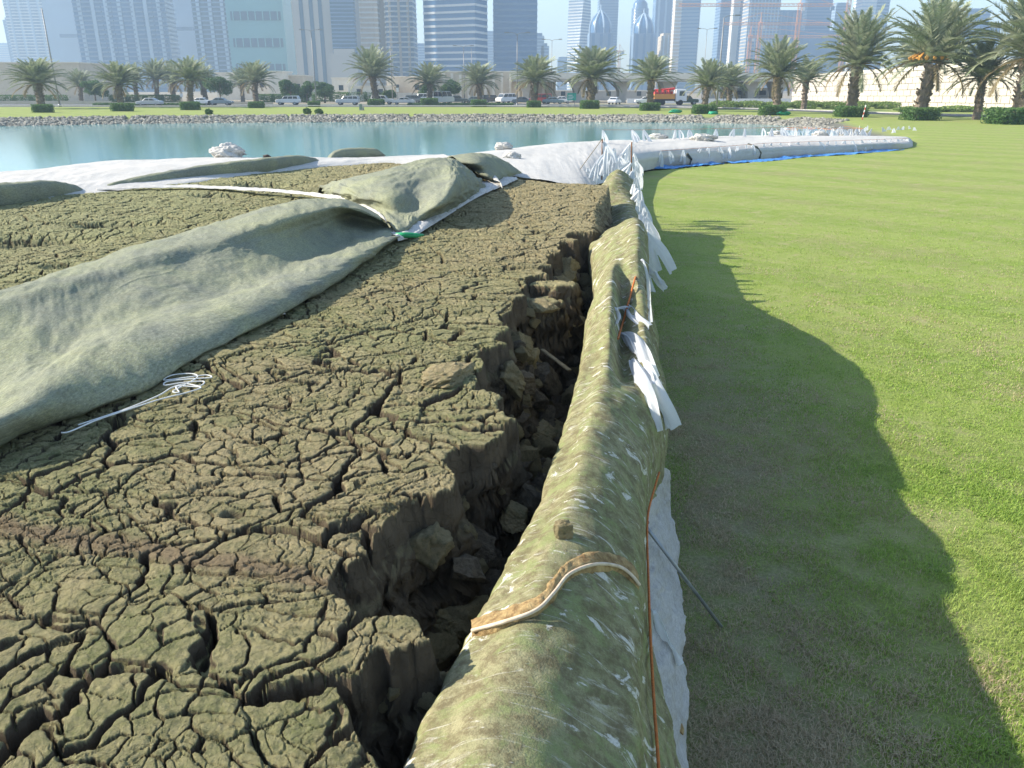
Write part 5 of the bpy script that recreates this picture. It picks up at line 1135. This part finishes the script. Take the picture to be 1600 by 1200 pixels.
r_ = tower(121, 262, 0, 760, 'blue', 'grey', 'wide blue tower with serrated balcony edge in the left skyline', bands='hb', piers=7, pm='pale', H=158, rot=.1)
tower(252, 318, 0, 900, 'pale', 'pale', 'smooth pale tower between the serrated blue tower and the dark slim tower', bands='', H=158)
tower(306, 362, 0, 760, 'dark', 'grey', 'dark slim tower with serrated left edge', bands='hb', piers=3, pm='pale', H=158)
for x, y in ((108, 56), (288, 45)): 
    q = at_d(x, y, 880); o = MB().box(-9, 9, -1, 3, -1.6, 1.6).build('maintenance_cradle_arm', TG['grey']); o.location = q; tag(o, 'dark horizontal arm sticking out beside the %s tower' % ('wide serrated blue' if x == 108 else 'dark slim'), 'cradle arm')
tw = tower(358, 446, 0, 640, 'teal', 'teal', 'teal glass tower with dark recessed floors', bands='h', prot=.15, H=158)
fz = lambda y, D: CZ+D*ray(400, y)[2]/ray(400, y)[1]
f = lambda px, D: D*ray(px, 60)[0]/ray(px, 60)[1]
for y0, y1 in ((60, 74), (18, 32), (100, 110)):
    W_ = f(446, 640)-f(358, 640); MB().box(-W_/2+3, W_/2-2, -13.6, -12.9, fz(y1, 640), fz(y0, 640)).build('recessed_floor', TG['dark'], tw)
    for q in range(7): xx = -W_/2+5+q*(W_-9)/6; MB().box(xx-.4, xx+.4, -13.9, -13.55, fz(y1, 640), fz(y0, 640)).build('mullion', TG['teal'], tw)
tower(443, 462, 0, 700, 'beige', 'beige', 'narrow beige tower of stacked balconies beside the teal tower', bands='b', H=158, dep=16)
st_ = tower(461, 522, 0, 600, 'stone', 'stone', 'grey stone tower with three dark vertical slots', bands='', H=158)
W_ = f(522, 600)-f(461, 600)
for k in (.22, .47, .70): MB().box(-W_/2+W_*k-1.3, -W_/2+W_*k+1.3, -13.4, -12.9, 6, 156).build('dark_slot', TG['dark'], st_)
tower(518, 556, 0, 610, 'stone', 'grey', 'dark gridded glass front beside the grey stone tower', bands='', H=158, dep=20); W_ = f(554, 598)-f(520, 598)
q = tower(519, 555, 0, 590, 'dark', 'grey', 'dark glass face standing above the stone podium', bands='h', prot=.1, floor=2.4, H=158, dep=6)
tower(514, 556, 84, 575, 'stone', 'stone', 'stone podium below the dark glass face', bands='', dep=8)
tower(553, 592, 0, 680, 'beige', 'white', 'left half of the beige balcony tower pair', bands='hb', piers=2, pm='beige', H=158); tower(588, 606, 0, 690, 'beige', 'beige', 'plain beige shaft between the balcony towers', bands='h', piers=2, pm='beige', H=158)
tower(604, 646, 0, 670, 'grey', 'white', 'right half of the beige balcony tower pair with blue glass slots', bands='hb', piers=3, pm='beige', H=158)
tower(646, 664, 71, 1300, 'blue', 'pale', 'small distant blue tower in the gap left of the banded glass tower', bands='h')
tower(661, 761, 0, 620, 'blue', 'white', 'broad blue glass tower with white floor bands', bands='h', prot=.25, H=158, rot=-.42, floor=4.4, dep=20)
tower(758, 774, 52, 1250, 'grey', 'pale', 'small stepped distant tower between the two banded glass towers', bands='h')
tower(771, 839, 0, 640, 'blue', 'grey', 'dark blue glass tower with thin bands right of the broad one', bands='h', prot=.2, H=158, floor=4.0)
tower(836, 850, 56, 1000, 'grey', 'pale', 'stepped grey tower just right of the dark blue glass tower', bands='h'); tower(846, 858, 72, 1000, 'grey', 'pale', 'lower step of the grey tower right of the dark glass tower', bands='h'); tower(872, 892, 92, 1400, 'grey', 'pale', 'low distant block left of the twisted tower', bands='h')
tower(935, 964, 0, 1250, 'grey', 'blue', 'slim blue tower rising out of view behind the first domed tower', bands='h', H=158)
tower(1022, 1053, 0, 1200, 'blue', 'pale', 'blue tower with pale stripes right of the second domed tower', bands='', piers=3, pm='pale', H=158)
tower(1034, 1062, 56, 1000, 'beige', 'beige', 'lower beige tower with a dark crown in front of the striped blue tower', bands='h', piers=4, pm='white')
tower(1055, 1098, 0, 950, 'grey', 'blue', 'rounded blue tower with a bright beige left edge', bands='h', prot=.1, H=158, rot=-.25); tower(1052, 1062, 0, 935, 'beige', 'white', 'bright beige narrow face left of the rounded blue tower', bands='h', H=158, dep=14)
tower(1122, 1146, 0, 1100, 'grey', 'blue', 'hazy slate tower left of the white slanting tower edge', bands='h', H=158); tower(1142, 1152, 0, 1050, 'white', 'white', 'narrow bright white tower edge behind the crane', bands='h', H=158, dep=12); tower(1150, 1175, 0, 1090, 'blue', 'grey', 'blue glass tower right of the narrow white one', bands='h', H=158)
tower(1166, 1214, 0, 1000, 'grey', 'beige', 'tower under construction with many vertical strips behind the crane', bands='h', piers=9, pm='pale', H=158); tower(1212, 1250, 20, 1050, 'blue', 'pale', 'blue tower behind the orange crane mast', bands='', piers=4, pm='grey'); tower(1256, 1294, 0, 1100, 'blue', 'grey', 'blue tower right of the orange crane mast', bands='h', H=158)
tower(1240, 1330, 52, 1050, 'blue', 'blue', 'broad lower blue glass block right of the cranes', bands='h', prot=.1); tower(1340, 1362, 0, 1000, 'white', 'pale', 'white louvered tower behind the tall palm', bands='h', H=158); tower(1360, 1382, 0, 1020, 'blue', 'pale', 'blue tower behind the fronds of the tall palm', bands='h', H=158)
tower(1300, 1322, 8, 1150, 'grey', 'pale', 'slim hazy tower left of the tall palm crown', bands='h'); tower(1484, 1560, 42, 900, 'blue', 'grey', 'broad dark blue building with sloping top behind the right palms', bands='h', prot=.1); tower(1500, 1540, 18, 930, 'grey', 'blue', 'upper step of the broad dark blue building at the right', bands='h')
tower(1440, 1482, 70, 950, 'grey', 'pale', 'grey blue block low behind the tallest palm', bands='h')
# twisted tower
def twisted():
    D = 1150; x0, x1 = f(890, D), f(921, D); W_ = (x1-x0)/1.15; cx = (x0+x1)/2; root = empty('twisted_tower', (cx, D+W_/2, 0), 0, 'twisting tower with a bright left face and blue right face', 'tower block', 'high rise towers of the hazy skyline')
    n = 44; H = 160; vs = []
    for i in range(n+1):
        a = R(25)+R(50)*i/n; 
        for k in range(4): t_ = a+math.pi/4+k*math.pi/2; vs.append((W_*.66*math.cos(t_), W_*.66*math.sin(t_), H*i/n))
    fs = [(i*4+k, i*4+(k+1) % 4, (i+1)*4+(k+1) % 4, (i+1)*4+k) for i in range(n) for k in range(4)]
    MB().add(vs, fs).build('wall', TG['white'], root); m_ = MB()
    for i in range(n):
        a = R(25)+R(50)*i/n; z = H*i/n; r0 = W_*.675; q = [(r0*math.cos(a+math.pi/4+k*math.pi/2), r0*math.sin(a+math.pi/4+k*math.pi/2)) for k in range(4)]
        m_.add([(x, y, z) for x, y in q]+[(x, y, z+1.9) for x, y in q], [(0, 1, 2, 3), (7, 6, 5, 4), (0, 4, 5, 1), (1, 5, 6, 2), (2, 6, 7, 3), (3, 7, 4, 0)])
    m_.build('window_bands', TG['grey'], root)
twisted()
def domed(x0, x1, ytip, ysh, D, lb, arch):
    Xa, Xb = f(x0, D), f(x1, D); W_ = Xb-Xa; cx = (Xa+Xb)/2; hz = lambda y: CZ+D*ray(900, y)[2]/ray(900, y)[1]
    zs, zt_ = hz(ysh), hz(ytip); root = empty('domed_tower', (cx, D, 0), 0, lb, 'tower block', 'high rise towers of the hazy skyline')
    w2 = W_/2; MB().box(-w2, w2, 0, W_, 0, zs-(zt_-zs)*.35).build('wall', TG['grey'], root)
    for k in range(3): x = -w2+(k+.5)*W_/3; MB().box(x-W_*.06, x+W_*.06, -.6, .1, 0, zs-(zt_-zs)*.4).build('window_strip', TG['blue'], root)
    h = zt_-zs; pr = [(w2*.92, zs-h*.5), (w2*.92, zs), (w2*.86, zs+h*.25), (w2*.66, zs+h*.55), (w2*.36, zs+h*.8), (w2*.08, zs+h*.97), (0.02, zs+h)]
    m_ = MB(); m_.lathe(pr, 16, 0, W_/2); m_.build('dome', TG['blue'], root, True); m_ = MB()
    for k in range(8):
        a = k*math.pi/4+.2; m_.tube([(r__*1.05*math.cos(a), W_/2+r__*1.05*math.sin(a), z) for r__, z in pr], 1.1, 5)
    m_.tube([(0, W_/2, zs+h*.95), (0, W_/2, zs+h*1.35)], .8, 6); m_.build('dome_ribs', TG['pale'], root)
domed(921, 958, 15, 42, 1000, 'domed tower with pointed white ribs right of the twisted tower', 1); domed(990, 1024, 20, 44, 980, 'second domed tower with white ribs, before the rounded top tower', 1)
D = 1300; Xa, Xb = f(985, D), f(1011, D); rt = empty('rounded_tower', ((Xa+Xb)/2, D, 0), 0, 'blue tower with stepped round crown behind the second domed tower', 'tower block', 'high rise towers of the hazy skyline')
hz = lambda y: CZ+D*ray(1000, y)[2]/ray(1000, y)[1]; rr_ = (Xb-Xa)/2
MB().lathe([(rr_, 0), (rr_, hz(14)), (rr_*.86, hz(12)), (rr_*.84, hz(6)), (rr_*.6, hz(2)), (rr_*.25, hz(-3)), (.02, hz(-6))], 24).build('wall', TG['blue'], rt, True)
m_ = MB(); z = 4
while z < hz(15): m_.lathe([(rr_+.3, z), (rr_+.3, z+1.2)], 24); z += 4
m_.build('floor_bands', TG['grey'], rt)
# tower cranes
M_cr = simple('orange_crane_steel', (.70, .30, .12), (.62, .26, .10), 1, .6)
def lattice(m_, a, b_, w_, n):
    a, b_ = Vector(a), Vector(b_); d = (b_-a).normalized(); u = Vector((0, 1, 0)); v_ = d.cross(u).normalized(); r = .22
    cs = [(u*s1+v_*s2)*w_/2 for s1, s2 in ((-1, -1), (1, -1), (1, 1), (-1, 1))]
    for c_ in cs: m_.tube([a+c_, b_+c_], r, 4)
    for i in range(n):
        p0, p1 = a.lerp(b_, i/n), a.lerp(b_, (i+1)/n)
        for k in range(4): m_.tube([p0+cs[k], p1+cs[(k+1) % 4]], r*.6, 3, 0, False)
def crane(px, ymast, yj, xl_, xr_, D, lb):
    H = at_d(px, yj, D).z; X0 = at_d(px, yj, D).x; root = empty('tower_crane', (X0, D, 0), 0, lb, 'crane', 'tower cranes over the building site')
    m_ = MB(); lattice(m_, (0, 0, 0), (0, 0, H+4), 3.0, 40); m_.build('mast', M_cr, root)
    L1, L2 = at_d(xl_, yj, D).x-X0, at_d(xr_, yj, D).x-X0; m_ = MB(); lattice(m_, (L1, 0, H+2), (L2, 0, H+2), 2.0, 36); m_.build('jib', M_cr, root)
    m_ = MB(); m_.tube([(0, 0, H+12), (L1*.7, 0, H+3)], .15, 4); m_.tube([(0, 0, H+12), (L2*.9, 0, H+3)], .15, 4); m_.tube([(0, 0, H+3), (0, 0, H+12)], .4, 4); m_.build('tie_bars', M_cr, root)
    MB().box(1.5, 4, -1.5, 1.5, H-2.5, H+.5).build('operator_cab', TG['white'], root, bevel=.1)
    MB().box(L2-3 if abs(L2) < abs(L1) else L1, L2 if abs(L2) < abs(L1) else L1+3, -1.5, 1.5, H-2, H+1).build('counterweight', TG['grey'], root)
crane(1250, 60, 12, 1060, 1303, 780, 'orange tower crane with the longest jib crossing the right skyline'); crane(1188, 90, 41, 1130, 1300, 850, 'orange tower crane with the middle height jib'); crane(1172, 90, 61, 1168, 1330, 900, 'lowest orange tower crane jib before the blue glass block'); crane(1328, 90, -6, 1290, 1342, 820, 'orange crane mast beside the tall palm crown')
crane(968, 110, 83, 958, 975, 1300, 'tiny distant crane right of the first domed tower')

# ------------------------------------------------------------------ haze
m = bpy.data.materials.new('haze_air'); m.use_nodes = True; t = m.node_tree; t.nodes.clear()
pv = t.nodes.new('ShaderNodeVolumePrincipled'); pv.inputs['Color'].default_value = (.60, .80, 1.0, 1); pv.inputs['Density'].default_value = .00062; pv.inputs['Anisotropy'].default_value = .1
ou = t.nodes.new('ShaderNodeOutputMaterial'); t.links.new(pv.outputs[0], ou.inputs['Volume'])
hz_ = MB().box(-2600, 2600, -300, 2600, -2.9, 172).build('haze', m); tag(hz_, 'pale blue summer haze over the city', kind='stuff')
hz_.display_type = 'WIRE'
